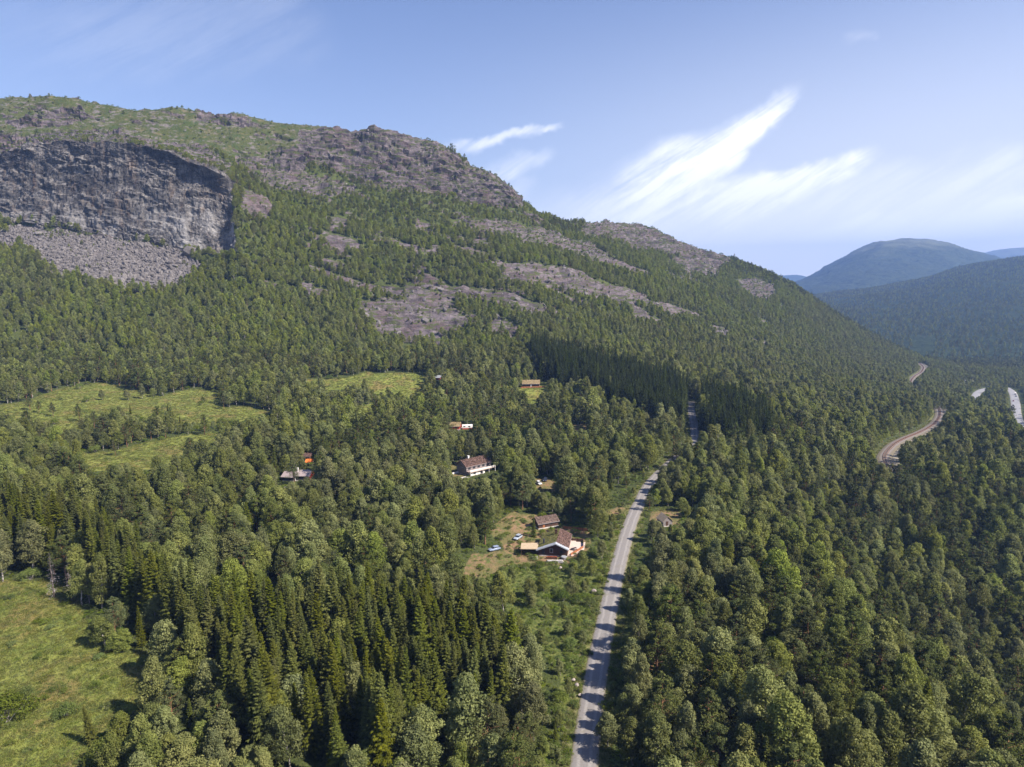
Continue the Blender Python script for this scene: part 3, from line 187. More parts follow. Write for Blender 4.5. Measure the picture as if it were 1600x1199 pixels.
HILL3=[[[1417,7500,-428],[1698,7500,-434],[1980,7500,-439],[2261,7500,-445],[2542,7500,-451],[2824,7500,-457],[3106,7500,-463],[3387,7500,-469],[3669,7500,-475],[3951,7500,-481],[4232,7500,-487],[4514,7500,-492],[4796,7500,-498],[5078,7500,-504],[5360,7500,-510],[5642,7500,-516],[5925,7500,-522],[6207,7500,-528],[6489,7500,-534],[6772,7500,-540],[7054,7500,-546],[7336,7500,-552],[7619,7500,-557],[7902,7500,-563],[8184,7500,-569]],[[1698,9000,-63],[2033,9000,-65],[2368,9000,-67],[2703,9000,-69],[3038,9000,-71],[3373,9000,-58],[3708,9000,-55],[4044,9000,-94],[4381,9000,-119],[4715,9000,-110],[5050,9000,-102],[5385,9000,-93],[5716,9000,-31],[6046,9000,37],[6377,9000,82],[6709,9000,99],[7043,9000,108],[7376,9000,119],[7709,9000,126],[8043,9000,131],[8376,9000,136],[8709,9000,141],[9043,9000,146],[9376,9000,151],[9709,9000,156]],[[1980,10500,143],[2369,10500,145],[2759,10500,146],[3148,10500,148],[3538,10500,150],[3927,10500,180],[4316,10500,191],[4708,10500,121],[5100,10500,79],[5489,10500,100],[5877,10500,122],[6265,10500,143],[6647,10500,270],[7026,10500,406],[7407,10500,497],[7791,10500,536],[8177,10500,559],[8562,10500,584],[8947,10500,604],[9333,10500,619],[9718,10500,634],[10104,10500,649],[10489,10500,663],[10874,10500,678],[11259,10500,693]],[[2178.0,11550.0,63.0],[2606.0,11550.0,65.0],[3035.0,11550.0,66.0],[3463.0,11550.0,68.0],[3892.0,11550.0,70.0],[4320.0,11550.0,100.0],[4748.0,11550.0,111.0],[5179.0,11550.0,41.0],[5610.0,11550.0,-1.0],[6038.0,11550.0,20.0],[6465.0,11550.0,42.0],[6892.0,11550.0,63.0],[7312.0,11550.0,190.0],[7729.0,11550.0,326.0],[8148.0,11550.0,417.0],[8570.0,11550.0,456.0],[8995.0,11550.0,479.0],[9418.0,11550.0,504.0],[9842.0,11550.0,524.0],[10266.0,11550.0,539.0],[10690.0,11550.0,554.0],[11114.0,11550.0,569.0],[11538.0,11550.0,583.0],[11961.0,11550.0,598.0],[12385.0,11550.0,613.0]]]
# ================================================================ terrain
COLS=np.array(COLS,float)
NETA=np.array(NET.split(),float).reshape(-1,len(COLS),3)/10.0
def hermite(P,s,crease=()):
    n=P.shape[0]; d=P[1:]-P[:-1]; m=np.zeros_like(P); a,b=d[:-1],d[1:]; ok=(a*b)>0
    m[1:-1]=np.where(ok,2*a*b/np.where(ok,a+b,1),0); m[0]=d[0]; m[-1]=d[-1]
    for q in crease: m[q]*=.05
    i=np.clip(s.astype(int),0,n-2); t=(s-i)[:,None,None]
    return P[i]*(2*t**3-3*t**2+1)+m[i]*(t**3-2*t**2+t)+P[i+1]*(-2*t**3+3*t**2)+m[i+1]*(t**3-t**2)
ROWN=[8,14,22,26,26,24,22,26,46,50,64,64,18,44,56,20,8]
SROW=np.concatenate([k+np.arange(n)/n for k,n in enumerate(ROWN[:len(NETA)-1])]+[[len(NETA)-1.0]])
CF=np.concatenate([np.arange(-600,-40,6.),np.arange(-40,420,2.),np.arange(420,1500,3.),np.arange(1500,2203,6.)])
rowp=hermite(NETA,SROW,(10,12))
j=np.clip(np.searchsorted(COLS,CF,side='right')-1,0,len(COLS)-2); t=((CF-COLS[j])/(COLS[j+1]-COLS[j]))[None,:,None]
G0=rowp[:,j]*(1-t)+rowp[:,j+1]*t
ker=np.array([1,2,3,4,5,4,3,2,1.]); ker/=ker.sum()
pad=np.pad(G0,((0,0),(4,4),(0,0)),mode='edge'); Gs=sum(ker[i]*pad[:,i:i+len(CF)] for i in range(9))
wc=np.clip((np.abs(CF-360)-22)/30,0,1)[None,:,None]; ws=np.clip((np.abs(SROW-11)-2.5)/1,0,1)[:,None,None]
wc=np.maximum(wc,ws)*np.clip((np.abs(SROW-14)-.15)/.5,.0,1)[:,None,None]
G0=G0*(1-wc)+Gs*wc
NR,NC=G0.shape[:2]
CC,SS=np.meshgrid(CF,SROW)
def inpoly(c,s,pl):
    pl=np.array(pl,float); x,y=pl[:,0],pl[:,1]; x2,y2=np.roll(x,-1),np.roll(y,-1)
    box=(c>=x.min())&(c<=x.max())&(s>=y.min())&(s<=y.max()); out=np.zeros(c.shape,bool)
    ii=np.nonzero(box.ravel())[0]; cs,ss=c.ravel()[ii],s.ravel()[ii]; r=np.zeros(len(ii),bool)
    for a,b,a2,b2 in zip(x,y,x2,y2):
        if b==b2: continue
        hit=((b>ss)!=(b2>ss))&(cs<(a2-a)*(ss-b)/(b2-b)+a); r^=hit
    out.ravel()[ii]=r; return out
def cover(pls):
    o=np.zeros((NR,NC),bool)
    for pl in pls: o|=inpoly(CC,SS,pl)
    return o.astype(np.float32)
def blur(a,n=1):
    for _ in range(n):
        p=np.pad(a,1,mode='edge'); a=(p[:-2,1:-1]+p[2:,1:-1]+p[1:-1,:-2]+p[1:-1,2:]+2*a)/6
    return a
# noise shifts of the outlines so that no cover has a drawn edge
wob=fbm(G0/np.array([22,22,22.]),3)
CC=CC+9*wob*sst(5,8,SS); SS=SS+.10*fbm(G0/np.array([16,16,16.])+9,3)*sst(5,8,SS)
M={k:blur(cover(v),n) for k,v,n in (('cliff',CLIFF,1),('slab',SLAB,2),('scree',SCREE,2),('meadow',MEADOW,2),('clearing',CLEARING,2),('yard',YARD,2),('heath',HEATH,3),('spa',SPRUCE_A,0),('spb',SPRUCE_B,0))}
CC,SS=np.meshgrid(CF,SROW)
def normals(G):
    du=np.gradient(G,axis=1); dv=np.gradient(G,axis=0); n=np.cross(du,dv); n/=np.linalg.norm(n,axis=2,keepdims=True)+1e-9; return n
N0=normals(G0)
steep=1-np.abs(N0[...,2])
# scattered little outcrops among the birches of the mountain side
out=fbm(np.stack([G0[...,0]/46,G0[...,1]/40,(G0[...,2]+.34*G0[...,0])/9],-1)+5,4,.55)+.10*sst(430,560,CC)*sst(1180,1000,CC)
M['slab']=sst(.26,.44,blur(M['slab'],3)+.42*fbm(G0/np.array([9,9,4.5]),4,.6)-.42*np.maximum(0,fbm(np.stack([G0[...,0]/26,G0[...,1]/26,(G0[...,2]+.34*G0[...,0])/5],-1),3)))
M['scree']=sst(.35,.6,blur(M['scree'],3)+.8*fbm(G0/np.array([14,14,14.])+4,4,.6))
hillm=sst(8.6,9.6,SS)*(1-sst(14.1,14.3,SS))
M['slab']=np.maximum(M['slab'],sst(.27,.36,out)*hillm*sst(1350,1150,CC)*(1-M['scree'])*.9)
M['slab']=np.maximum(M['slab'],M['heath']*sst(.32,.42,fbm(np.stack([G0[...,0]/24,G0[...,1]/30,(G0[...,2]+.2*G0[...,0])/7],-1)+11,4,.6)))
rock=np.maximum(M['cliff'],M['slab'])
Yw=G0[...,1]
amp=.25+1.2*sst(250,420,Yw)+2.6*sst(540,700,Yw)
D=amp*fbm(G0/np.array([38,38,30.]),4)
D+=M['slab']*(3.0*fbm(G0/np.array([20,20,9.]),4,.55,True)+2.4*(1+2.2*sst(12.3,13.2,SS))*np.floor(3*fbm(np.stack([(G0[...,0])/30,G0[...,1]/22,(G0[...,2]+.34*G0[...,0])/13],-1)+4,3,.55))/3+.2*fbm(G0/3.5,3,.6,True))
q=(G0[...,2]+.34*G0[...,0]+5*fbm(G0/60.0,2))/8.5; saw=q-np.floor(q)
D+=(M['slab']*(3.6+2.5*fbm(G0/25.0+3,2))+hillm*.8)*(saw-.5)*(1-M['cliff'])
D+=M['cliff']*(3.0*fbm(G0/np.array([42,42,34.])+3,3)+3.4*np.floor(4*fbm(G0/np.array([36,36,24.])+1,3,.55))/4+1.6*np.floor(4*fbm(np.stack([(G0[...,0]+.5*G0[...,2])/11,G0[...,1]/11,(G0[...,2]-.4*G0[...,0])/15],-1)+2,3,.6))/4+.5*fbm(G0/3.0,3,.62,True)+1.6*fbm(G0/np.array([13,13,80.])+7,4,.6,True)+1.2*((G0[...,2]*.09+.03*G0[...,0]+1.2*fbm(G0/30.,2))%1.0))
D+=M['scree']*(1.0*fbm(G0/3.0,3,.6)+1.2*fbm(G0/9.0,2))
D+=sst(12.9,13.6,SS)*(1.5*fbm(G0/np.array([13,13,13.]),4,.6)+2.4*sst(.1,.5,fbm(G0/np.array([30,30,30.])+6,2))*fbm(G0/np.array([12,12,7.]),3,.6,True))
GT=G0+N0*D[...,None]
rim=np.exp(-((SS-12.0)/.35)**2)*sst(380,350,CC); GT[...,2]+=rim*(5.5*np.floor(4*fbm(np.stack([G0[...,0]/30,0*SS,0*SS+.5],-1),3,.6))/4+1.5*fbm(np.stack([G0[...,0]/7,0*SS,0*SS+2.5],-1),3))
# level ground under roads, railway and houses
def densify(P,step=3.0):
    P=np.array(P,float); o=[]
    Q=np.vstack([2*P[0]-P[1],P,2*P[-1]-P[-2]])
    for i in range(1,len(Q)-2):
        n=max(2,int(np.linalg.norm(Q[i+1]-Q[i])/step))
        for k in range(n):
            t=k/n; a,b,c,d=Q[i-1],Q[i],Q[i+1],Q[i+2]
            o.append(.5*((2*b)+(-a+c)*t+(2*a-5*b+4*c-d)*t*t+(-a+3*b-3*c+d)*t**3))
    o.append(P[-1]); o=np.array(o)
    z=o[:,2]; kk=np.ones(9)/9; o[:,2]=np.convolve(np.pad(z,4,mode='edge'),kk,'valid'); return o
road=densify(ROAD); rail=densify(RAIL); highway=densify(HIGHWAY); farroad=densify(FARROAD,8)
def level(line,r0,r1,drop):
    x0,y0=line[:,:2].min(0)-r1; x1,y1=line[:,:2].max(0)+r1
    ii=np.nonzero(((GT[...,0]>x0)&(GT[...,0]<x1)&(GT[...,1]>y0)&(GT[...,1]<y1)).ravel())[0]
    P=GT.reshape(-1,3)[ii]; best=np.full(len(ii),1e9); bz=np.zeros(len(ii))
    for s in range(0,len(ii),40000):
        d=np.hypot(P[s:s+40000,None,0]-line[None,:,0],P[s:s+40000,None,1]-line[None,:,1]); k=d.argmin(1)
        best[s:s+40000]=d[np.arange(len(k)),k]; bz[s:s+40000]=line[k,2]
    wgt=1-sst(r0,r1,best); P[:,2]=P[:,2]*(1-wgt)+(bz-drop)*wgt; GT.reshape(-1,3)[ii]=P
    dm=np.full(NR*NC,1e9); dm[ii]=best; return dm.reshape(NR,NC)
d_road=level(road,4.5,9,.18); d_rail=level(rail,7,16,.7); d_hw=level(highway,9,20,.3); d_fr=level(farroad,12,40,.5)
PADS=[(14,232,.1,14),(12,254,.3,7),(-17,322,3.5,14),(-33,407,7.9,11),(-98,303,7.0,10),(-100,326,8.0,7),(14,505,18.2,12),(-53,514,23.4,5),(58,254,0,6),(13,310,1.7,7),(1,240,.6,4),(-7.5,229,.8,4),(702,1074,-70,12),(712,1052,-71.5,12)]
for x,y,z,r in PADS:
    d=np.hypot(GT[...,0]-x,GT[...,1]-y); wgt=1-sst(r,r*1.8,d); wgt[SS>13]=0; GT[...,2]=GT[...,2]*(1-wgt)+(z-.05)*wgt
# slopes of the trackside stay bare
M['verge']=np.maximum((1-sst(3,7,d_road)),(1-sst(5,9,d_rail)))
def grid_faces(nr,nc):
    i=np.arange(nr*nc).reshape(nr,nc); return np.stack([i[:-1,:-1],i[:-1,1:],i[1:,1:],i[1:,:-1]],-1).reshape(-1,4)
def bil(A,r,c):
    i=np.clip(r.astype(int),0,A.shape[0]-2); k=np.clip(c.astype(int),0,A.shape[1]-2); a=r-i; b=c-k
    if A.ndim==3: a=a[:,None]; b=b[:,None]
    return A[i,k]*(1-a)*(1-b)+A[i,k+1]*(1-a)*b+A[i+1,k]*a*(1-b)+A[i+1,k+1]*a*b
def cs_rc(c,s): return np.interp(s,SROW,np.arange(NR)),np.interp(c,CF,np.arange(NC))
def ground_at(c,s):
    r,k=cs_rc(np.array([c],float),np.array([s],float))
    return bil(GT,r,k)[0]
# ---------------------------------------------------------------- materials
def mat(name):
    m=bpy.data.materials.new(name); m.use_nodes=True; m.node_tree.nodes.clear(); return m,NT(m.node_tree)
def finish(n,col,rough=.9,spec=.25,bump=None,bs=.3,bd=1.0,metal=0.0):
    b=n.n('ShaderNodeBsdfPrincipled'); n.put(b.inputs['Base Color'],col); n.put(b.inputs['Roughness'],rough)
    b.inputs['Specular IOR Level'].default_value=spec; b.inputs['Metallic'].default_value=metal
    if bump is not None:
        bn=n.n('ShaderNodeBump'); bn.inputs['Strength'].default_value=bs; bn.inputs['Distance'].default_value=bd
        n.put(bn.inputs['Height'],bump); n.t.links.new(bn.outputs[0],b.inputs['Normal'])
    o=n.n('ShaderNodeOutputMaterial'); n.t.links.new(b.outputs[0],o.inputs[0]); return b
def geo_pos(n): return n.n('ShaderNodeNewGeometry').outputs['Position']
def attr(n,nm): return n.n('ShaderNodeAttribute',attribute_name=nm).outputs['Fac']
def ground_material():
    m,n=mat('ground_cover'); p=geo_pos(n)
    big=n.noise(p,.02,4); mid=n.noise(p,.13,5,.6); fine=n.noise(p,1.1,4,.65); vfine=n.noise(p,3.0,2,.6)
    col=n.mix(n.ramp(mid,.35,.68),(.028,.040,.012),(.062,.078,.021)); col=n.mix(n.ramp(fine,.4,.7),col,(.074,.088,.028))
    col=n.mix(n.m('MULTIPLY',n.ramp(vfine,.55,.75),.5),col,(.11,.085,.045))
    # meadow
    g=n.mix(n.ramp(mid,.35,.65),(.125,.155,.030),(.205,.222,.050)); g=n.mix(n.m('MULTIPLY',n.ramp(n.noise(p,.075,5,.65,.5),.49,.64),.85),g,(.20,.145,.055))
    g=n.mix(n.m('MULTIPLY',n.ramp(fine,.5,.75),.6),g,(.06,.085,.022)); g=n.mix(n.m('MULTIPLY',n.ramp(vfine,.5,.7),.45),g,(.17,.15,.06))
    edge=n.m('MULTIPLY',n.m('SUBTRACT',fine,.5),.7)
    def mk(nm,a=.35,b=.62): return n.ramp(n.m('ADD',attr(n,nm),edge),a,b)
    col=n.mix(mk('clearing'),col,n.mix(n.ramp(fine,.35,.65),(.06,.085,.02),(.13,.14,.04)))
    col=n.mix(mk('meadow'),col,g)
    hth=n.mix(n.ramp(fine,.35,.7),(.035,.048,.014),(.085,.088,.030)); hth=n.mix(n.ramp(mid,.54,.68),hth,(.115,.10,.055)); hth=n.mix(n.ramp(n.noise(n.scl(p,(.10,.10,.3)),1.0,6,.72),.545,.59),hth,(.135,.120,.122)); hth=n.mix(n.ramp(n.noise(p,.10,6,.7),.5,.62),hth,(.040,.058,.016))
    col=n.mix(mk('heath'),col,hth)
    y=n.mix(n.ramp(mid,.4,.6),(.23,.145,.085),(.14,.12,.05)); y=n.mix(n.ramp(n.noise(p,.38,4,.7),.54,.64),y,(.085,.11,.028)); y=n.mix(n.ramp(fine,.5,.7),y,(.10,.12,.035))
    col=n.mix(mk('yard'),col,y); col=n.mix(n.m('MULTIPLY',mk('verge'),.7),col,n.mix(n.ramp(fine,.4,.6),(.115,.135,.04),(.20,.18,.085)))
    sc=n.n('ShaderNodeTexVoronoi'); sc.inputs['Scale'].default_value=.55; n.put(sc.inputs['Vector'],p)
    sep=n.n('ShaderNodeSeparateColor'); n.put(sep.inputs[0],sc.outputs['Color'])
    scol=n.mix(sep.outputs[0],(.07,.062,.064),(.19,.172,.172)); col=n.mix(mk('scree'),col,scol)
    # slabs: bedding streaks falling to the right
    sp=n.scl(p,(.035,.035,.26),(0,R(-19),0)); st=n.noise(sp,1.0,7,.68,.6); st2=n.noise(n.scl(p,(.12,.12,.04)),1.0,6,.65)
    rk=n.mix(n.ramp(st,.38,.60),(.056,.045,.051),(.150,.126,.136)); rk=n.mix(n.m('MULTIPLY',n.ramp(st2,.5,.70),.55),rk,(.195,.172,.178)); rk=n.mix(n.m('MULTIPLY',n.ramp(n.noise(p,.045,4,.6),.48,.60),.55),rk,(.105,.072,.074)); rk=n.mix(n.m('MULTIPLY',n.ramp(n.noise(n.scl(p,(.07,.07,.016)),1.0,5,.62),.54,.66),.6),rk,(.030,.027,.029))
    ck_=n.noise(n.scl(p,(.10,.10,.6),(0,R(-19),0)),1.0,5,.6,.9); rk=n.mix(n.m('MULTIPLY',n.ramp(n.m('ABSOLUTE',n.m('SUBTRACT',ck_,.5)),.028,.004),.8),rk,(.022,.019,.020)); rk=n.mix(n.m('MULTIPLY',n.ramp(n.m('ABSOLUTE',n.m('SUBTRACT',st2,.47)),.015,.003),.4),rk,(.03,.026,.027))
    moss=n.ramp(n.m('ADD',n.noise(n.scl(p,(.07,.07,.45),(0,R(-19),0)),1.0,5,.7),n.m('MULTIPLY',n.noise(p,.22,4,.7),.35)),.69,.745); rk=n.mix(moss,rk,(.055,.065,.022))
    col=n.mix(mk('slab',.3,.5),col,rk)
    cp=n.scl(p,(.22,.22,.035)); cs=n.noise(cp,1.0,6,.68,.3); cb=n.noise(n.scl(p,(.03,.03,.09),(0,R(-24),0)),1.0,6,.66,.5)
    ck=n.mix(n.ramp(cb,.38,.62),(.066,.062,.062),(.185,.173,.168)); ck=n.mix(n.m('MULTIPLY',n.ramp(cs,.47,.62),.8),ck,(.030,.028,.031)); ck=n.mix(n.m('MULTIPLY',n.ramp(n.noise(cp,.55,4,.6),.52,.68),.5),ck,(.14,.095,.065))
    ckk=n.noise(n.scl(p,(.13,.13,.05)),1.0,4,.6,1.2); ck=n.mix(n.m('MULTIPLY',n.ramp(n.m('ABSOLUTE',n.m('SUBTRACT',ckk,.5)),.022,.004),.85),ck,(.014,.013,.014)); ckd=n.noise(n.scl(p,(.04,.04,.22),(0,R(22),0)),1.0,4,.6,1.0); ck=n.mix(n.m('MULTIPLY',n.ramp(n.m('ABSOLUTE',n.m('SUBTRACT',ckd,.5)),.02,.004),.8),ck,(.016,.015,.016))
    sz=n.n('ShaderNodeSeparateXYZ'); n.put(sz.inputs[0],p)
    ck=n.mix(n.m('MULTIPLY',n.m('MULTIPLY',n.ramp(n.noise(n.scl(p,(.05,.05,.03)),1.0,5,.65),.46,.62),n.ramp(sz.outputs[2],205,150)),.8),ck,(.27,.26,.26))
    col=n.mix(mk('cliff',.3,.5),col,ck)
    bh=n.m('ADD',n.m('MULTIPLY',fine,n.m('SUBTRACT',.7,n.m('MULTIPLY',attr(n,'slab'),.45))),n.m('MULTIPLY',n.noise(p,.35,5,.65),1.6))
    finish(n,col,.95,.15,bh,.55,1.2); return m
gm=ground_material()
me=mesh_np('terrain',GT.reshape(-1,3),grid_faces(NR,NC),{k:('POINT',M[k]) for k in ('cliff','slab','scree','meadow','clearing','yard','heath','verge')},smooth=True)
hard=(np.maximum(M['cliff'],M['slab']*(SS>12.2))[:-1,:-1]>.4).ravel(); me.polygons.foreach_set('use_smooth',~hard)
tag(link('terrain',me,gm),'wooded mountainside with cliffs, slabs, meadows and valley floor','terrain',kind='structure')
# ---------------------------------------------------------------- far hills
def far_material(name,dark,light,bald,baldz):
    m,n=mat(name); p=geo_pos(n); a=n.noise(p,.006,6,.68); b=n.noise(p,.04,5,.72)
    col=n.mix(n.ramp(b,.35,.65),dark,light); col=n.mix(n.m('MULTIPLY',n.ramp(a,.5,.65),.5),col,light)
    s=n.n('ShaderNodeSeparateXYZ'); n.put(s.inputs[0],p)
    hz=n.m('ADD',s.outputs[2],n.m('MULTIPLY',n.m('SUBTRACT',n.noise(p,.0035,5,.65),.5),260.))
    col=n.mix(n.ramp(hz,baldz[0],baldz[1]),col,n.mix(n.ramp(a,.4,.6),bald,tuple(x*1.7 for x in bald)))
    finish(n,col,.95,.1,b,1.0,14.0); return m
def far_hill(name,label,net,mt,amp,sc,up):
    A=np.array(net,float); s=np.linspace(0,len(A)-1,(len(A)-1)*up+1); A=hermite(A,s)
    c=np.linspace(0,A.shape[1]-1,(A.shape[1]-1)*6+1); A=np.swapaxes(hermite(np.swapaxes(A,0,1),c),0,1)
    n=normals(A); A=A+n*(amp*fbm(A/sc,5,.55)+.35*amp*fbm(A/(sc*.22)+5,4,.6,True))[...,None]*np.clip(np.arange(len(A))/up,0,1)[:,None,None]
    o=link(name,mesh_np(name,A.reshape(-1,3),grid_faces(*A.shape[:2]),smooth=True),mt); tag(o,label,'hill',kind='structure'); return A
m1=far_material('far_forest_floor',(.014,.024,.010),(.034,.05,.02),(.1,.1,.06),(400,700))
m2=far_material('fell',(.010,.018,.009),(.050,.066,.030),(.078,.084,.052),(260,440))
H1G=far_hill('forested_hillside','low forested hillside across the valley below the rounded fell',HILL1,m1,14,np.array([220,220,220.]),26)
H2G=far_hill('rounded_fell','rounded blue fell closing the far end of the valley',HILL2,m2,55,np.array([420,420,260.]),24)
far_hill('distant_ridge','pale distant ridge behind the rounded fell',HILL3,m2,20,np.array([900,900,400.]),14)
# one broad base sheet under everything, out to the horizon
bx=np.array([[-9000,-2500,-140],[16000,-2500,-140],[16000,16000,-140],[-9000,16000,-140.]])
tag(link('valley_ground',mesh_np('valley_ground',bx,[[0,1,2,3]]),m1),'low valley ground reaching to the horizon','ground',kind='structure')
# ================================================================ roads and railway
def strip(line,offs,dz):
    t=np.gradient(line[:,:2],axis=0); t/=np.linalg.norm(t,axis=1,keepdims=True); nx=np.stack([t[:,1],-t[:,0]],1)
    V=np.array([[ [p[0]+q[0]*o,p[1]+q[1]*o,p[2]+h] for o,h in zip(offs,dz)] for p,q in zip(line,nx)])
    return V
def strip_obj(name,line,offs,dz,mt,parent=None):
    V=strip(line,offs,dz); a,b=V.shape[:2]
    me=mesh_np(name,V.reshape(-1,3),grid_faces(a,b)[:,::-1],{'across':('POINT',np.tile(np.array(offs),a))},smooth=True); return link(name,me,mt,parent)
def road_material(name,base,track,edge,half):
    m,n=mat(name); p=geo_pos(n); ac=attr(n,'across'); fine=n.noise(p,2.2,4,.7); mid=n.noise(p,.25,4,.6)
    wob=n.m('ADD',ac,n.m('MULTIPLY',n.m('SUBTRACT',mid,.5),.9)); d=n.m('ABSOLUTE',n.m('SUBTRACT',n.m('ABSOLUTE',wob),half*.45))
    col=n.mix(n.ramp(d,.5,.15),base,track); col=n.mix(n.m('MULTIPLY',n.ramp(fine,.35,.7),.5),col,tuple(x*.72 for x in base))
    col=n.mix(n.m('MULTIPLY',n.ramp(mid,.55,.75),.35),col,edge)
    e=n.ramp(n.m('ADD',n.m('ABSOLUTE',ac),n.m('MULTIPLY',n.m('SUBTRACT',fine,.5),1.2)),half-.35,half+.15); col=n.mix(n.m('MULTIPLY',e,.8),col,edge)
    finish(n,col,.9,.2,fine,.3,.1); return m
rm=road_material('gravel_road',(.215,.200,.195),(.28,.262,.252),(.17,.15,.09),2.5)
o=strip_obj('gravel_road',road,[-2.75,-2.4,-1.2,0,1.2,2.4,2.75],[-.12,0,.05,.08,.05,0,-.12],rm); tag(o,'straight pale grey gravel road running up the valley between birches','road',kind='structure')
hm=road_material('asphalt_highway',(.26,.26,.28),(.28,.28,.30),(.2,.18,.12),4.5)
o=strip_obj('highway',highway,[-5,-4.4,-2,0,2,4.4,5],[-.2,0,.04,.06,.04,0,-.2],hm); tag(o,'grey paved highway on the valley floor at the right','road',kind='structure')
fm=road_material('pale_road',(.36,.36,.40),(.38,.38,.42),(.25,.22,.16),6)
o=strip_obj('distant_road',farroad,[-7,-6.2,0,6.2,7],[.2,.6,.7,.6,.2],fm); tag(o,'pale stretch of road far down the valley beyond the railway','road',kind='structure')
bm_=road_material('ballast',(.19,.165,.15),(.22,.19,.175),(.14,.12,.08),2.6)
rw=empty('railway_track',tuple(rail[0])); tag(rw,'single railway track curving in an S along the forested slope','railway')
rel=rail-rail[0]
strip_obj('ballast',rel,[-4.3,-2.3,2.3,4.3],[-.3,.35,.35,-.3],bm_,rw)
mr,n=mat('rusty_rail'); finish(n,n.mix(n.noise(geo_pos(n),.5,2),(.21,.10,.065),(.27,.15,.10)),.55,.5)
for sgn in (-1,1):
    o_=.72*sgn; strip_obj('rail',rel,[o_-.09,o_-.06,o_+.06,o_+.09],[.44,.62,.62,.44],mr,rw)
ms,n=mat('sleeper_wood'); finish(n,n.mix(n.noise(geo_pos(n),2,2),(.07,.05,.04),(.13,.10,.08)))
V=[];Fc=[]
tt=np.gradient(rel[:,:2],axis=0); tt/=np.linalg.norm(tt,axis=1,keepdims=True)
arc=np.concatenate([[0],np.cumsum(np.linalg.norm(np.diff(rel[:,:2],axis=0),axis=1))])
for dd in np.arange(.5,arc[-1],1.4):
    c=[np.interp(dd,arc,rel[:,k]) for k in range(3)]; tx,ty=np.interp(dd,arc,tt[:,0]),np.interp(dd,arc,tt[:,1]); b=len(V)
    for z in (.33,.47):
        for a,l in ((-1.3,-.13),(1.3,-.13),(1.3,.13),(-1.3,.13)): V.append((c[0]+ty*a+tx*l,c[1]-tx*a+ty*l,c[2]+z))
    Fc+= [(b+4,b+5,b+6,b+7),(b,b+1,b+5,b+4),(b+1,b+2,b+6,b+5),(b+2,b+3,b+7,b+6),(b+3,b,b+4,b+7)]
sl_=link('sleepers',mesh_np('sleepers',V,Fc),ms,rw); sl_['kind']='stuff'
pm=road_material('pale_gravel',(.27,.255,.25),(.32,.305,.30),(.24,.21,.15),1.6)
o=strip_obj('trackside_path',rail,[4.4,4.8,7.4,7.9],[-.35,-.2,-.2,-.5],pm); tag(o,'pale gravel strip on the valley side of the railway','path',kind='structure')

# ================================================================ tree prototypes
class PB:
    """collects quads and tubes of one plant piece"""
    def __init__(s): s.V=[];s.F=[];s.T=[];s.n=0
    def quads(s,C,Nm,size,aspect,tint,rng,axis=None):
        C=np.asarray(C,float);Nm=np.asarray(Nm,float); k=len(C)
        Nm=Nm/(np.linalg.norm(Nm,axis=1,keepdims=True)+1e-9)
        a=rng.normal(size=(k,3)) if axis is None else np.asarray(axis,float)
        u=a-(a*Nm).sum(1,keepdims=True)*Nm; u/=np.linalg.norm(u,axis=1,keepdims=True)+1e-9; v=np.cross(Nm,u)
        h=(np.broadcast_to(size,(k,)) *.5)[:,None]; g=h*(np.broadcast_to(aspect,(k,)))[:,None]
        P=np.stack([C-u*h,C+v*g-u*h*.1,C+u*h,C-v*g-u*h*.1],1); s.V.append(P.reshape(-1,3))
        s.F.append(np.arange(k*4).reshape(k,4)+s.n); s.n+=k*4; s.T.append(np.broadcast_to(tint,(k,)).astype(float))
    def tube(s,pts,rad,seg=6,tint=.5):
        pts=np.asarray(pts,float); d=np.gradient(pts,axis=0); d/=np.linalg.norm(d,axis=1,keepdims=True)+1e-9
        ref=np.where(np.abs(d[:,2:3])>.9,np.array([[1.,0,0]]),np.array([[0,0,1.]])); u=np.cross(d,ref); u/=np.linalg.norm(u,axis=1,keepdims=True); v=np.cross(d,u)
        a=np.arange(seg)/seg*2*np.pi; ring=pts[:,None]+np.asarray(rad)[:,None,None]*(u[:,None]*np.cos(a)[None,:,None]+v[:,None]*np.sin(a)[None,:,None])
        m=len(pts); idx=np.arange(m*seg).reshape(m,seg); nx=np.roll(idx,-1,1)
        s.V.append(ring.reshape(-1,3)); s.F.append(np.stack([idx[:-1],nx[:-1],nx[1:],idx[1:]],-1).reshape(-1,4)+s.n); s.n+=m*seg; s.T.append(np.full((m-1)*seg,tint))
    def mesh(s,name): return mesh_np(name,np.concatenate(s.V),np.concatenate(s.F),{'tint':('FACE',np.concatenate(s.T))})
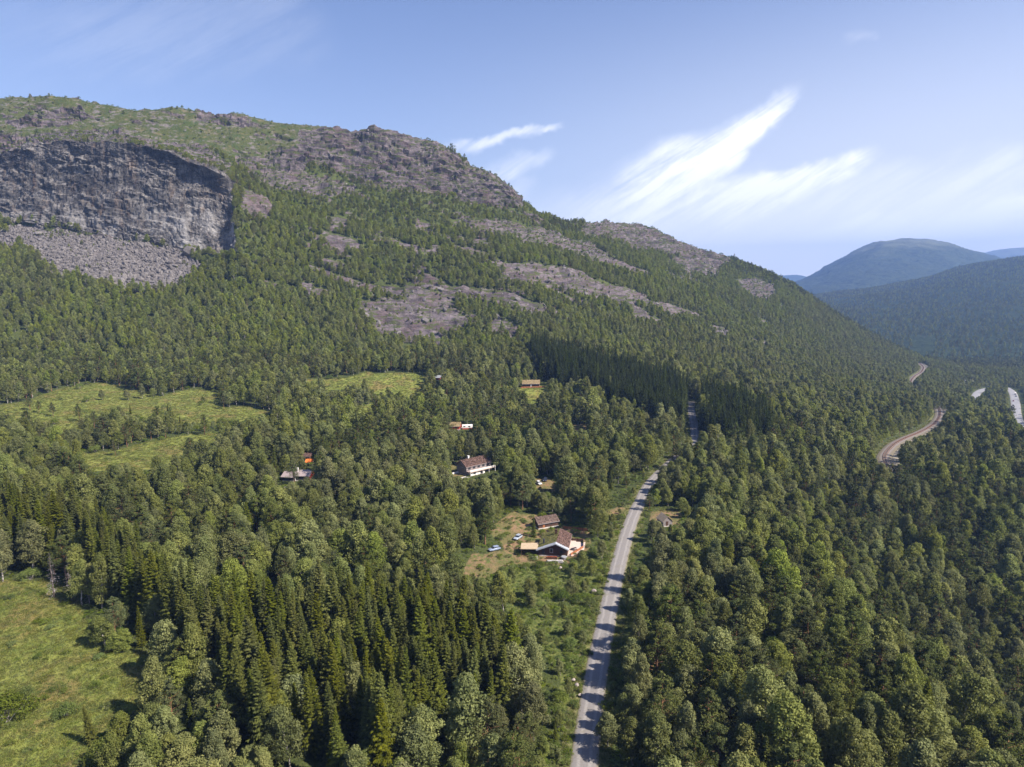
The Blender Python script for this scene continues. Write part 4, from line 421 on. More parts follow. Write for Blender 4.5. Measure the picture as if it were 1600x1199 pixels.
def leaf_material(name,dark,light,trans=.30,vary=.25,hue=.02,slope=None):
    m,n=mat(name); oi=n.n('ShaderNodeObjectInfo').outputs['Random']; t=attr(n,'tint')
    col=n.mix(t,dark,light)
    if slope is not None:
        gp_=geo_pos(n); zz=n.n('ShaderNodeSeparateXYZ'); n.put(zz.inputs[0],gp_)
        k_=n.m('ADD',n.m('MULTIPLY',n.ramp(zz.outputs[2],15,90),.55),n.m('MULTIPLY',n.ramp(n.noise(gp_,.016,3,.6),.38,.64),.6),clamp=True); col=n.mix(k_,col,n.mix(t,slope[0],slope[1]))
    hs=n.n('ShaderNodeHueSaturation'); n.put(hs.inputs['Color'],col)
    n.put(hs.inputs['Hue'],n.m('ADD',.5-hue,n.m('MULTIPLY',oi,2*hue)))
    r2=n.m('FRACT',n.m('MULTIPLY',oi,7.31)); n.put(hs.inputs['Value'],n.m('ADD',1-vary,n.m('MULTIPLY',r2,2*vary)))
    n.put(hs.inputs['Saturation'],n.m('ADD',.82,n.m('MULTIPLY',n.m('FRACT',n.m('MULTIPLY',oi,13.7)),.3)))
    c=hs.outputs[0]
    d=n.n('ShaderNodeBsdfDiffuse'); n.put(d.inputs[0],c); tr=n.n('ShaderNodeBsdfTranslucent'); n.put(tr.inputs[0],n.mix(.6,c,(1.0,.95,.35),'MULTIPLY'))
    mx=n.n('ShaderNodeMixShader'); mx.inputs[0].default_value=trans; n.t.links.new(d.outputs[0],mx.inputs[1]); n.t.links.new(tr.outputs[0],mx.inputs[2])
    o=n.n('ShaderNodeOutputMaterial'); n.t.links.new(mx.outputs[0],o.inputs[0]); return m
def bark_material(name,a,b,sc=3):
    m,n=mat(name); tcn=n.n('ShaderNodeTexCoord').outputs['Object']; f=n.noise(n.scl(tcn,(1,1,.5)),sc,4,.7); finish(n,n.mix(n.ramp(f,.4,.62),a,b),.9,.1,f,.5,.05); return m
L_BIRCH=leaf_material('birch_leaf',(.108,.124,.048),(.260,.270,.104),.40,.24,.012,((.115,.146,.032),(.290,.325,.080)))
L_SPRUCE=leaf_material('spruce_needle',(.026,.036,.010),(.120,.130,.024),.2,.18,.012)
L_PINE=leaf_material('pine_needle',(.048,.062,.023),(.138,.155,.048),.25,.2,.012)
L_BUSH=leaf_material('bush_leaf',(.075,.110,.024),(.200,.245,.056),.38,.26,.015)
L_DEAD=leaf_material('dead_twig',(.16,.14,.15),(.30,.27,.28),.05,.15,.01)
B_BIRCH=bark_material('birch_bark',(.10,.085,.075),(.50,.47,.44),2.2)
B_SPRUCE=bark_material('spruce_bark',(.06,.045,.038),(.13,.10,.085))
B_PINE=bark_material('pine_bark',(.13,.075,.045),(.26,.14,.08))
def sph(k,rng):
    v=rng.normal(size=(k,3)); return v/np.linalg.norm(v,axis=1,keepdims=True)
def birch(seed,h,nc,nl,ls,wide=1.0):
    g=np.random.default_rng(seed); tr=PB(); cr=PB()
    lean=g.normal(size=2)*.035; zs=np.linspace(0,h*.93,9); px=np.cumsum(g.normal(size=9)*.10)+lean[0]*zs; py=np.cumsum(g.normal(size=9)*.10)+lean[1]*zs
    pts=np.stack([px,py,zs],1); pts[0,2]=-.6; tr.tube(pts,np.linspace(.19,.03,9)*h/12,7)
    base=.20+.12*g.random(); mxr=h*(.165+.05*g.random())*wide; ph=g.random()*6.28; ang=g.random()*6.28
    for i in range(nc):
        t=((i+.5)/nc)**.85; z=h*(base+(1-base)*t*.97)
        env=mxr*(np.sin(np.pi*np.clip((.16,.30,.10,.22,.36,.14)[seed%6]+(.80,.66,.86,.74,.60,.82)[seed%6]*t,0,1))**.75)*(1-.25*t); ang+=2.4+g.normal()*.45
        lob=1+(.18+.10*(seed%4))*np.sin(2*ang+ph)+.18*g.normal(); rr=env*(.45+.5*np.sqrt(g.random()))*max(.5,lob)
        c0=np.array([np.interp(z,pts[:,2],pts[:,0]),np.interp(z,pts[:,2],pts[:,1]),0]); c=c0+np.array([np.cos(ang)*rr,np.sin(ang)*rr,z])
        r=h*(.062+.040*g.random())*(1.12-.45*t)*wide**.5
        if i%3==0:
            z0=max(.12*h,z-rr*1.1); q=np.array([np.interp(z0,pts[:,2],pts[:,0]),np.interp(z0,pts[:,2],pts[:,1]),z0]); tr.tube([q,(q+c)/2+[0,0,.1*rr],c],[.05*h/12,.035*h/12,.012],4)
        d=sph(nl,g); d[:,2]=d[:,2]*.85; rad=r*(.55+.5*g.random((nl,1))**.6)*np.array([[1,1,1.05]])
        P=c+d*rad; P[:,2]-=.22*r*g.random(nl)*(np.abs(d[:,2])<.5)
        nm=d*.9+sph(nl,g)*.75+np.array([0,0,.25]); cr.quads(P,nm,ls*(.7+.6*g.random(nl)),.62,np.clip(.5+g.normal()*.22+g.normal(size=nl)*.2,0,1),g)
    return tr,cr
def spruce(seed,h,lev,per,det,w=1.0):
    g=np.random.default_rng(seed); tr=PB(); cr=PB()
    zs=np.linspace(0,h,8); pts=np.stack([np.cumsum(g.normal(size=8)*.03),np.cumsum(g.normal(size=8)*.03),zs],1); pts[0,2]=-.8; tr.tube(pts,np.linspace(.24,.015,8)*h/20,6)
    z=h*(.04+.05*g.random()); step=h/lev
    while z<h*.985:
        t=z/h; L0=h*.150*w*((1-t)**.82)+.12
        if g.random()<.05: L0*=.6
        m=max(4,int(per*(1-.35*t))); a0=g.random()*6.28
        for k in range(m):
            a=a0+k*6.28/m+g.normal()*.22; L=L0*(.68+.5*g.random()); dr=np.array([np.cos(a),np.sin(a),0]); sd=np.array([-dr[1],dr[0],0])
            zb=z+g.normal()*step*.25; q=np.linspace(.12,1,det); sag=(-.42+.75*t)*L*q+.16*L*q**2.5
            C=dr*(q*L)[:,None]+np.stack([np.interp(zb,zs,pts[:,0])+0*q,np.interp(zb,zs,pts[:,1])+0*q,zb+sag],1)
            tn=np.clip(.30+.45*q+g.normal()*.16,0,1); ln=L/det*1.9
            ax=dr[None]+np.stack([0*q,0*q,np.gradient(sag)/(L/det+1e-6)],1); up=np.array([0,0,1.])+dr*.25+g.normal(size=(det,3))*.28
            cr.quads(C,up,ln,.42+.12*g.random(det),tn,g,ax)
            for sg in (-1,1):
                wd=L*.26*(1-.65*q)+.12
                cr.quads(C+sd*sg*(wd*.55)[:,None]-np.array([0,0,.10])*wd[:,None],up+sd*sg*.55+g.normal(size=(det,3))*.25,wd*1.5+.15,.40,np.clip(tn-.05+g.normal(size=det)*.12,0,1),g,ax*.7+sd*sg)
        z+=step*(.75+.5*g.random())*(1.05-.35*t)
    cr.quads([[pts[-1,0],pts[-1,1],h*.985]]*3,sph(3,g)*[1,1,.1],h*.05,.2,.8,g,[[0,0,1.]]*3)
    return tr,cr
def pine(seed,h,nb,nl,ls,w=1.0):
    g=np.random.default_rng(seed); tr=PB(); cr=PB()
    zs=np.linspace(0,h*.95,9); pts=np.stack([np.cumsum(g.normal(size=9)*.10),np.cumsum(g.normal(size=9)*.10),zs],1); pts[0,2]=-.6; tr.tube(pts,np.linspace(.24,.04,9)*h/13,7)
    ang=g.random()*6.28; b0=.22+.16*g.random()
    for i in range(nb):
        t=(i+.5)/nb; z=h*(b0+(1-b0)*t*.95); ang+=2.4+g.normal()*.5
        L=h*w*(.215*(1-t)**.6*(.55+.45*np.sin(np.pi*min(1,t*1.3+.12)))+.045)*(.65+.65*g.random()); dr=np.array([np.cos(ang),np.sin(ang),.30-.2*t+.3*g.random()])
        q=np.array([np.interp(z,pts[:,2],pts[:,0]),np.interp(z,pts[:,2],pts[:,1]),z]); e=q+dr*L; tr.tube([q,q+dr*L*.55+[0,0,-.04*L],e],[.075*h/13*(1-.6*t),.045*h/13,.012],4)
        for f in (.55,.95,1.0):
            c=q+dr*L*f+g.normal(size=3)*L*.16; r=max(.38,L*.36)*(.8+.4*g.random())*(h/13)**.4
            d=sph(nl,g)*np.array([1,1,.62]); P=c+d*r*(.5+.5*g.random((nl,1)))
            cr.quads(P,d+sph(nl,g)*.9+[0,0,.5],ls*(.7+.6*g.random(nl)),.42,np.clip(.45+g.normal()*.2+g.normal(size=nl)*.18,0,1),g)
    c=pts[-1]+[0,0,.01*h]; d=sph(nl,g); cr.quads(c+d*h*.04,d+[0,0,.6],ls,.42,.7,g)
    return tr,cr
def bush(seed,h,nc,nl,ls):
    g=np.random.default_rng(seed); tr=PB(); cr=PB(); mx=h*.62
    for i in range(nc):
        a=i*2.4+g.normal()*.4; rr=mx*np.sqrt(g.random())*(.75+.4*g.random()); z=h*(.30+.55*(1-(rr/mx)**2*.75)*(.6+.5*g.random()))
        c=np.array([np.cos(a)*rr,np.sin(a)*rr,z]); r=h*(.17+.10*g.random())
        if i%2==0: tr.tube([[0,0,-.3],c*.5+[0,0,.1*h],c],[.05*h/4,.03*h/4,.01],4)
        d=sph(nl,g); P=c+d*r*(.5+.55*g.random((nl,1))); cr.quads(P,d*.9+sph(nl,g)*.7+[0,0,.3],ls*(.7+.6*g.random(nl)),.6,np.clip(.5+g.normal()*.2+g.normal(size=nl)*.2,0,1),g)
    return tr,cr
def deadspruce(seed,h):
    g=np.random.default_rng(seed); tr=PB(); cr=PB(); zs=np.linspace(0,h,8); pts=np.stack([np.cumsum(g.normal(size=8)*.05),np.cumsum(g.normal(size=8)*.05),zs],1); pts[0,2]=-.8; tr.tube(pts,np.linspace(.2,.02,8),6)
    for i in range(150):
        t=g.random()**.8; z=h*(.08+.9*t); a=g.random()*6.28; L=h*.13*(1-t)**.8*(.5+.7*g.random())+.2; dr=np.array([np.cos(a),np.sin(a),-.25+.3*t])
        q=np.linspace(.1,1,4)[:,None]; C=np.array([0,0,z])+dr*q*L; cr.quads(C,sph(4,g)*.5+[0,0,1],L*.42,.13,.4+.5*g.random(4),g,np.tile(dr,(4,1)))
        cr.quads(C+sph(4,g)*.15,sph(4,g)+[0,0,1],L*.3,.16,.3+.5*g.random(4),g)
    return tr,cr
def two(name,pb,bark,leaf):
    t=pb[0].mesh(name+'_trunk'); t.materials.append(bark); c=pb[1].mesh(name+'_crown'); c.materials.append(leaf); return t,c
def joined(name,pb,bark,leaf):
    a=PB(); nt=sum(len(f) for f in pb[0].F); a.V=pb[0].V+pb[1].V; a.F=pb[0].F+[f+pb[0].n for f in pb[1].F]; a.T=pb[0].T+pb[1].T
    me=a.mesh(name); me.materials.append(bark); me.materials.append(leaf)
    mi=np.zeros(len(me.polygons),np.int32); mi[nt:]=1; me.polygons.foreach_set('material_index',mi); return me
KIND={'birch':(12.,B_BIRCH,L_BIRCH),'spruce':(20.,B_SPRUCE,L_SPRUCE),'pine':(13.,B_PINE,L_PINE),'bush':(4.,B_BIRCH,L_BUSH)}
def gen(kind,seed,lod):
    if kind=='birch': return birch(seed,12.,*((60,150,.31),(40,64,.46),(22,34,.78))[lod],wide=(1.0,1.2,.88,1.1,.95,1.28)[seed%6])
    if kind=='spruce': return spruce(seed,20.,*((44,8,6),(30,7,4),(15,5,2))[lod],w=(1.0,1.15,.9,1.05,.82)[seed%5])
    if kind=='pine': return pine(seed,13.,*((40,62,.32),(28,32,.5),(14,14,.95))[lod],w=(1.0,1.15,.9,1.1)[seed%4])
    return bush(seed,4.,*((24,120,.25),(16,50,.40),(9,18,.75))[lod])
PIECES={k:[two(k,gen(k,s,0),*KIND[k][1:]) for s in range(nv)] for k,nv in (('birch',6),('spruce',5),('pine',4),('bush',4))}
SEED_OBJ={}
def seeds(kind,lod):
    """tree shapes that the scattered woods repeat"""
    if (kind,lod) not in SEED_OBJ:
        SEED_OBJ[kind,lod]=[bpy.data.objects.new(kind+'_shape',joined(kind+'_shape',gen(kind,s,lod),*KIND[kind][1:])) for s in range({'birch':6,'spruce':5,'pine':4,'bush':4}[kind])]
    return SEED_OBJ[kind,lod]
def scatter(name,label,cat,pos,rot,scl,idx,objs):
    me=mesh_np(name,pos,np.zeros((0,4),np.int32)); 
    a=me.attributes.new('rot','FLOAT_VECTOR','POINT'); a.data.foreach_set('vector',np.asarray(rot,np.float32).ravel())
    a=me.attributes.new('scl','FLOAT_VECTOR','POINT'); a.data.foreach_set('vector',np.asarray(scl,np.float32).ravel())
    a=me.attributes.new('idx','INT','POINT'); a.data.foreach_set('value',np.asarray(idx,np.int32))
    ng=bpy.data.node_groups.new(name+'_nodes','GeometryNodeTree')
    ng.interface.new_socket('Geometry',in_out='INPUT',socket_type='NodeSocketGeometry'); ng.interface.new_socket('Geometry',in_out='OUTPUT',socket_type='NodeSocketGeometry')
    gi=ng.nodes.new('NodeGroupInput'); go=ng.nodes.new('NodeGroupOutput'); ip=ng.nodes.new('GeometryNodeInstanceOnPoints'); L=ng.links.new
    L(gi.outputs[0],ip.inputs['Points']); ip.inputs['Pick Instance'].default_value=True
    jn=ng.nodes.new('GeometryNodeJoinGeometry')
    for ob in reversed(objs):      # joined inputs count from the last link
        oi=ng.nodes.new('GeometryNodeObjectInfo'); oi.inputs['Object'].default_value=ob; oi.inputs['As Instance'].default_value=True; L(oi.outputs['Geometry'],jn.inputs[0])
    L(jn.outputs[0],ip.inputs['Instance'])
    for nm,ty,sk in (('idx','INT','Instance Index'),('rot','FLOAT_VECTOR','Rotation'),('scl','FLOAT_VECTOR','Scale')):
        na=ng.nodes.new('GeometryNodeInputNamedAttribute'); na.data_type=ty; na.inputs['Name'].default_value=nm; L(na.outputs['Attribute'],ip.inputs[sk])
    L(ip.outputs[0],go.inputs[0])
    o=link(name,me); md=o.modifiers.new('scatter','NODES'); md.node_group=ng; return tag(o,label,cat,kind='stuff')

# ================================================================ where the trees stand
def poisson(P,r,seed):
    """thin a point list so that neighbours keep their distance r (per point)"""
    keep=[]; cell={}; rm=float(r.max()); 
    X=P[:,0].tolist();Y=P[:,1].tolist();Rr=r.tolist()
    g=3.0
    for i in range(len(X)):
        x,y,ri=X[i],Y[i],Rr[i]; cx,cy=int(x//g),int(y//g); k=int(ri//g)+1; ok=True
        for a in range(cx-k,cx+k+1):
            for b in range(cy-k,cy+k+1):
                for q in cell.get((a,b),()):
                    if (X[q]-x)**2+(Y[q]-y)**2<ri*ri: ok=False;break
                if not ok:break
            if not ok:break
        if ok: cell.setdefault((cx,cy),[]).append(i); keep.append(i)
    return np.array(keep,int)
def cell_area(A):
    d1=A[1:,:-1]-A[:-1,:-1]; d2=A[:-1,1:]-A[:-1,:-1]; return np.abs(d1[...,0]*d2[...,1]-d1[...,1]*d2[...,0])
AR=cell_area(GT)
cmid=.5*(CC[:-1,:-1]+CC[:-1,1:]); smid=.5*(SS[:-1,:-1]+SS[1:,:-1])
inview=(cmid>-190)&(cmid<1790)&(smid<14.35)&(GT[:-1,:-1,1]>70)
rside=(GT[:-1,:-1,0]>np.interp(GT[:-1,:-1,1],road[:,1],road[:,0]))&(d_road[:-1,:-1]<13)&(GT[:-1,:-1,1]<330)
inview|=(cmid>1425)&(cmid<1790)&(smid<15.9)
spc=np.full(AR.shape,4.3)
Mc={k:v[:-1,:-1] for k,v in M.items()}
spc[smid<5.6]=4.5; spc[smid>8]=4.2; spc[smid>9.6]=3.5; spc[(Mc['spa']>.5)]=2.9; spc[Mc['spb']>.5]=2.6
rockc=np.maximum(Mc['slab'],Mc['cliff'])
dens=np.where(inview,1.0,0)*AR/(spc**2)
dens*=(1-sst(.35,.6,rockc)*np.where((Mc['cliff']>.3)|(Mc['heath']>.3),1.0,np.where(smid<12,.95,.84)))*(1-sst(.5,.9,Mc['scree'])*(.985-.5*sst(.18,.34,fbm(GT[:-1,:-1]/np.array([16,16,16.])+13,3))))*(1-sst(.45,.85,Mc['meadow'])*.993)*(1-.86*sst(.3,.6,Mc['yard']))*(1-.35*sst(.4,.7,Mc['clearing']))*(1-.72*sst(.3,.6,Mc['heath']))
gap=fbm(GT[:-1,:-1]/np.array([19,19,40.])+3,3); dens*=1-sst(.22,.36,gap)*np.where(smid<9,.88,.55)
dens[(d_road[:-1,:-1]<4.6)|(d_rail[:-1,:-1]<np.where((GT[:-1,:-1,1]>700)&(GT[:-1,:-1,1]<960),2.8,8))|(d_hw[:-1,:-1]<10)|(d_fr[:-1,:-1]<20)]=0
tot=dens.sum()*2.6; dens[rside]*=.30; pr=dens.ravel()/dens.sum(); NCAND=int(min(tot,210000))
ci=RNG.choice(len(pr),NCAND,p=pr); ri,ki=np.divmod(ci,AR.shape[1]); fr=ri+RNG.random(NCAND); fk=ki+RNG.random(NCAND)
P=bil(GT,fr,fk); rr=spc[ri,ki]*(.75+.3*RNG.random(NCAND))*(1+.8*(Mc['heath'][ri,ki]>.5))
kp=poisson(P,rr*.86,1); P=P[kp]; ri,ki=ri[kp],ki[kp]; N=len(P); print('trees',N)
S_=smid[ri,ki]; C_=cmid[ri,ki]
isA=Mc['spa'][ri,ki]>.5; isB=Mc['spb'][ri,ki]>.5; cle=Mc['clearing'][ri,ki]>.5; hea=Mc['heath'][ri,ki]>.4; med=Mc['meadow'][ri,ki]>.5
lowf=fbm(P/np.array([70,70,200.])+8,2); pinep=np.where(S_<8.2,.14+.30*sst(.05,.35,lowf),.05+.10*sst(.1,.4,lowf)); pinep=np.where((C_>860)&(S_>13.3),.5,pinep); pinep=np.where((C_>1150)&(S_<6.6),pinep+.2,pinep)
u=RNG.random(N); kind=np.where(u<pinep,2,np.where(u<pinep+.035,1,0)); kind=np.where(isA|isB,np.where(u<.965,1,0),kind); kind=np.where(cle|hea|med|(Mc['yard'][ri,ki]>.3),np.where(u<np.where(hea,.93,np.where(cle,.5,.8)),3,0),kind)
hv=RNG.normal(size=N); hn=fbm(P/np.array([45,45,90.])+21,2)
yy=P[:,1]
hb=np.where(S_<8.2,np.where(S_<5.8,12.3,11.2)+3.1*hv+3*hn,8.0+1.5*hv+2*hn); hb=np.where(S_>12.4,np.where(C_>850,7.4+1.5*hv,5.2+1.0*hv),hb); hb=np.where((C_<560)&(S_>7.6)&(S_<9.6),10.5+1.6*hv,hb); hb=np.where((S_>11.5)&(C_<620),np.minimum(hb,5.5+hv),hb)
hgt=np.choose(kind,[hb,np.where(isA,18.5+2.6*hv,np.where(isB,18.5+2.8*hv,11+3*hv)),np.where(S_<8.2,13+2.4*hv,8.5+1.5*hv),np.where(hea,1.5+.5*hv,2.3+.8*hv)])
hgt=np.where((kind==1)&(S_>9),hgt*.75,hgt); hgt=np.where(hea&(kind==0),np.minimum(hgt,4.0),hgt); hgt=np.where(cle&(kind!=3),np.minimum(hgt,3.2+1.8*np.abs(hv)),hgt); hgt=np.where((d_road[ri,ki]<10)&(P[:,0]<np.interp(P[:,1],road[:,1],road[:,0]))&(P[:,1]<330),np.minimum(hgt,2.2+1.6*np.abs(hv)),hgt); hgt=np.where(rside[ri,ki],np.minimum(hgt,7+2*np.abs(hv)),hgt); hgt=np.where(rockc[ri,ki]>.5,np.where(S_>12,1.7,2.6)+1.0*np.abs(hv),hgt); kind=np.where((rockc[ri,ki]>.5)&(S_>12)&(u<.9),3,kind); hgt=np.where(Mc['scree'][ri,ki]>.4,2.0+1.2*np.abs(hv),hgt); hgt=np.clip(hgt,1.0,26)
# trees thin out towards what the valley keeps open: road, track, yards and meadows
RV=rail[((rail[:,1]>405)&(rail[:,1]<700))|((rail[:,1]>965)&(rail[:,1]<1230))]; HV=highway[(highway[:,1]>690)&(highway[:,1]<935)]
RD=road[3:]; RD=RD[(RD[:,1]<312)|((RD[:,1]>392)&(RD[:,1]<485))]
KCP=[RD,RD-[1.9,0,0],RV,RV+[2.5,0,0],RV-[2.5,0,0],HV,farroad,np.array([(8.5,223,.3),(14,223,.5),(19,225,.3),(5,225,.5),(22,230,.5),(22,238,.5),(1,240,.5),(-7.5,228.7,.8),(9.5,250,1),(13,251.5,1.2),(16,253.5,1),(-20.5,314.5,2.6),(-18,317,2.6),(-15.5,319,2.6),(-13,321.2,2.8),(-10.5,323.4,3.),(-8,325.5,3.2),(-23,317.5,3.5),(-28,318,4),(-31,403,8),(-28,404,7.7),(-25,404.5,7.7),(10.5,304,1.7),(13,305,1.7),(16,308,1.8),(-25,324,5.2),(-36,402.5,9.2),(-32,404,9),(-27,406,9),(-105,297.5,7.8),(-100,298,8.2),(-95,301,8),(-92.5,304,8.5),(-100,325,10),(8,501,19.5),(14,502,19.5),(20,504,19),(-55,512,25),(57,252,.4),(58.5,252,1),(11,305,2),(14.4,311,2.2),(706,1053,-69),(699,1074,-67)])]
mi=np.nonzero(((Mc['meadow']>.6)&inview).ravel())[0]; wgt=AR.ravel()[mi]; mi=RNG.choice(mi,420,p=wgt/wgt.sum()); KCP.append(GT[:-1,:-1].reshape(-1,3)[mi])
mi=np.nonzero(((Mc['slab']>.7)&inview&(smid>8.6)&(Mc['heath']<.3)).ravel())[0]; wgt=AR.ravel()[mi]; mi=RNG.choice(mi,420,p=wgt/wgt.sum()); KCP.append(GT[:-1,:-1].reshape(-1,3)[mi]+np.array([0,0,1.5]))
mi=np.nonzero(((Mc['yard']>.6)&inview).ravel())[0]; wgt=AR.ravel()[mi]; mi=RNG.choice(mi,170,p=wgt/wgt.sum()); KCP.append(GT[:-1,:-1].reshape(-1,3)[mi])
KCP=np.concatenate(KCP); KCP=np.concatenate([KCP,np.array([list(ground_at(c,s)+np.array([0,0,6.])) for c,s in SPRUCE_FRONT])]); KL=np.hypot(KCP[:,0],KCP[:,1]); KD=KCP[:,:2]/KL[:,None]; KSL=(KCP[:,2]-CAM_H)/KL
def sight_cap(P,cr):
    cap=np.full(len(P),99.)
    for s in range(0,len(P),4000):
        Q=P[s:s+4000]; al=Q[:,:2]@KD.T; pe=np.abs(Q[:,:1]*KD[:,1]-Q[:,1:2]*KD[:,0]); ok=(al>5)&(al<KL-1.0)&(pe<cr[s:s+4000,None]+.2)
        z=CAM_H+KSL*al-Q[:,2:3]; cap[s:s+4000]=np.where(ok,z,99.).min(1)
    return cap
cap=sight_cap(P,.55+.13*hgt); low=cap<hgt; q=RNG.random(N)
hgt=np.where(low,cap*(.72+.25*q),hgt); ok=hgt>1.0; kind=np.where(low&(kind!=1)&(hgt<3.2),3,kind)
for x,y,z,r in PADS: ok&=np.hypot(P[:,0]-x,P[:,1]-y)>min(r*.8,9)
for x,y,z,r in PADS:
    for dd in (8,15):
        sh=np.hypot(P[:,0]-x-dd*SUN_DIR[0]*1.3,P[:,1]-y-dd*SUN_DIR[1]*1.3)<min(r,10)*.8; hgt=np.where(sh,np.minimum(hgt,dd*.45+1.0*q),hgt)
P,kind,hgt,S_,C_=P[ok],kind[ok],hgt[ok],S_[ok],C_[ok]; isB=isB[ok]; N=len(P)
NAMES=['birch','spruce','pine','bush']
# single trees of the meadows, verges and yards
LP=[];LK=[];LH=[]
for k,c,s,h in LONE: LP.append(ground_at(c,s)); LK.append(NAMES.index(k)); LH.append(h)
LP=np.array(LP); d=np.min(np.hypot(P[:,None,0]-LP[None,:,0],P[:,None,1]-LP[None,:,1])-0.22*np.array(LH)[None],axis=1); ok=d>.6
P=np.concatenate([LP,P[ok]]); isB=np.concatenate([np.zeros(len(LP),bool),isB[ok]]); kind=np.concatenate([LK,kind[ok]]); hgt=np.concatenate([LH,hgt[ok]]); lone=np.arange(len(P))<len(LP); N=len(P); print('trees kept',N)
rotz=RNG.random(N)*6.283; wid=.80+.45*RNG.random(N)
H0=np.array([KIND[k][0] for k in NAMES])[kind]; sc=hgt/H0; scl=np.stack([sc*wid,sc*wid,sc],1); scl[:,:2]*=np.where(kind==0,1.0+.40*np.clip((12-hgt)/5,0,1),1.0)[:,None]
rot=np.stack([RNG.normal(size=N)*.05,RNG.normal(size=N)*.05,rotz],1)
idx=np.choose(kind,[RNG.integers(0,6,N),RNG.integers(0,5,N),RNG.integers(0,4,N),RNG.integers(0,4,N)])
# ---- the 280-odd of each kind that show largest stand as trees of their own
f=np.array(_f);ru=np.array(rt);uu=np.array(up)
dv=P+np.stack([0*hgt,0*hgt,hgt*.6],1)-np.array([0,0,CAM_H]); zc=dv@f; sx=(dv@ru)/zc*24/18; sy=(dv@uu)/zc*24/18
infr=(np.abs(sx)<1.02)&(sy>-.775)&(zc>20)
MAXN=[285,285,230,150]; single=np.zeros(N,bool)
for k in range(4):
    c=np.nonzero((kind==k)&infr)[0]; c=c[np.argsort(-(hgt[c]/zc[c])*(1+.5*lone[c]))][:MAXN[k]]; single[c]=True
single|=lone&infr
MARKS=[('the dark brown cabin',14,228),('the small brown hut',12,252),('the red-brown roofed lodge',-16,321),('the white caravan',-28,407),('the red cabin',-99,302),('the roadside shed',57,254),('the two parked cars',13,309),('the near end of the road',13,128),('the middle of the road',35,215),('the far bend of the road',75,325),('the near left meadow',-95,185),('the small foreground grass patch',-22,138),('the tarpaulin canopy',-100,326),('the upper left meadow',-240,450),('the lower strip of meadow',-165,365),('the hut in the clearing',14,503),('the near bend of the railway',232,420),('the bushy slope beyond the road',95,200),('the spruce plantation corner',-60,160),('the far roadside spruce stand',135,420),('the wood beside the lodge',45,345),('the steep bank at the right',110,150)]
def ordinal(n): return '%d%s'%(n,'th' if 10<=n%100<=20 else {1:'st',2:'nd',3:'rd'}.get(n%10,'th'))
TONE={0:('slender','rounded','broad grey-green'),1:('narrow dark green','pointed yellow-green','small pointed'),2:('dark green','open-crowned','broad dark'),3:('low','bushy green','rounded grey-green')}
CATN=['birch tree','spruce tree','pine tree','bush']; GRP=['birches standing singly in the near wood','spruces standing singly in the near plantation','pines standing singly in the near wood','bushes on the open ground']
NM=['birch_tree','spruce_tree','pine_tree','willow_bush']
near=np.argmin(np.stack([np.hypot(P[:,0]-x,P[:,1]-y) for _,x,y in MARKS],1),1)
for k in range(4):
    for mk in range(len(MARKS)):
        c=np.nonzero(single&(kind==k)&(near==mk))[0]; c=c[np.argsort(np.hypot(P[c,0]-MARKS[mk][1],P[c,1]-MARKS[mk][2]))]
        for r_,i in enumerate(c):
            rootn=empty(NM[k],tuple(P[i])); rootn.rotation_euler=tuple(rot[i]); rootn.scale=tuple(scl[i])
            a,b=PIECES[NAMES[k]][idx[i]]; link('trunk' if k!=3 else 'stems',a,None,rootn); link('crown',b,None,rootn)
            dx=P[i,0]-MARKS[mk][1]; side='right of' if dx>0 else 'left of'
            tone=TONE[k][0 if wid[i]<.95 else 1 if wid[i]<1.1 else 2] if not (k==1 and hgt[i]<12) else TONE[1][2]
            tag(rootn,'%s nearest %s to %s, %s, %s it'%(ordinal(r_+1),['birch','spruce','pine','bush'][k],MARKS[mk][0],tone,side),CATN[k],GRP[k])
tall=hgt>0
for k,nm,lab in ((0,'birch_wood','grey-green birch wood covering the valley and mountainside'),(1,'spruce_stand','dense dark spruce plantations in the wood'),(2,'pine_wood','dark pines scattered through the birch wood'),(3,'bushes','low bushes on the open ground and heath')):
    for lod,(a,b) in enumerate(((0,360),(360,1000),(1000,99999))):
        c=np.nonzero((kind==k)&~single&~(isB&(kind==1))&(P[:,1]>=a)&(P[:,1]<b))[0]
        if lod==0: allc=[c]
        else: allc.append(c)
    pos=np.concatenate(allc); objs=[];ii=[]
    for lod,c in enumerate(allc):
        s=seeds(k if False else NAMES[k],min(lod,2)); ii.append(idx[c]+len(objs)); objs+=s
    scatter(nm,lab,'wood' if k<3 else 'bushes',P[pos],rot[pos],scl[pos],np.concatenate(ii),objs)
KIND['dark_spruce']=(20.,B_SPRUCE,leaf_material('dark_spruce_needle',(.010,.017,.007),(.060,.076,.018),.12,.18,.01))
c=np.nonzero(isB&(kind==1)&~single)[0]; ds=[bpy.data.objects.new('dark_spruce_shape',joined('dark_spruce_shape',gen('spruce',s,1),*KIND['dark_spruce'][1:])) for s in range(5)]
scatter('dark_spruce_stand','near-black dense spruce plantation on both sides of the far road','wood',P[c],rot[c],scl[c],idx[c],ds)
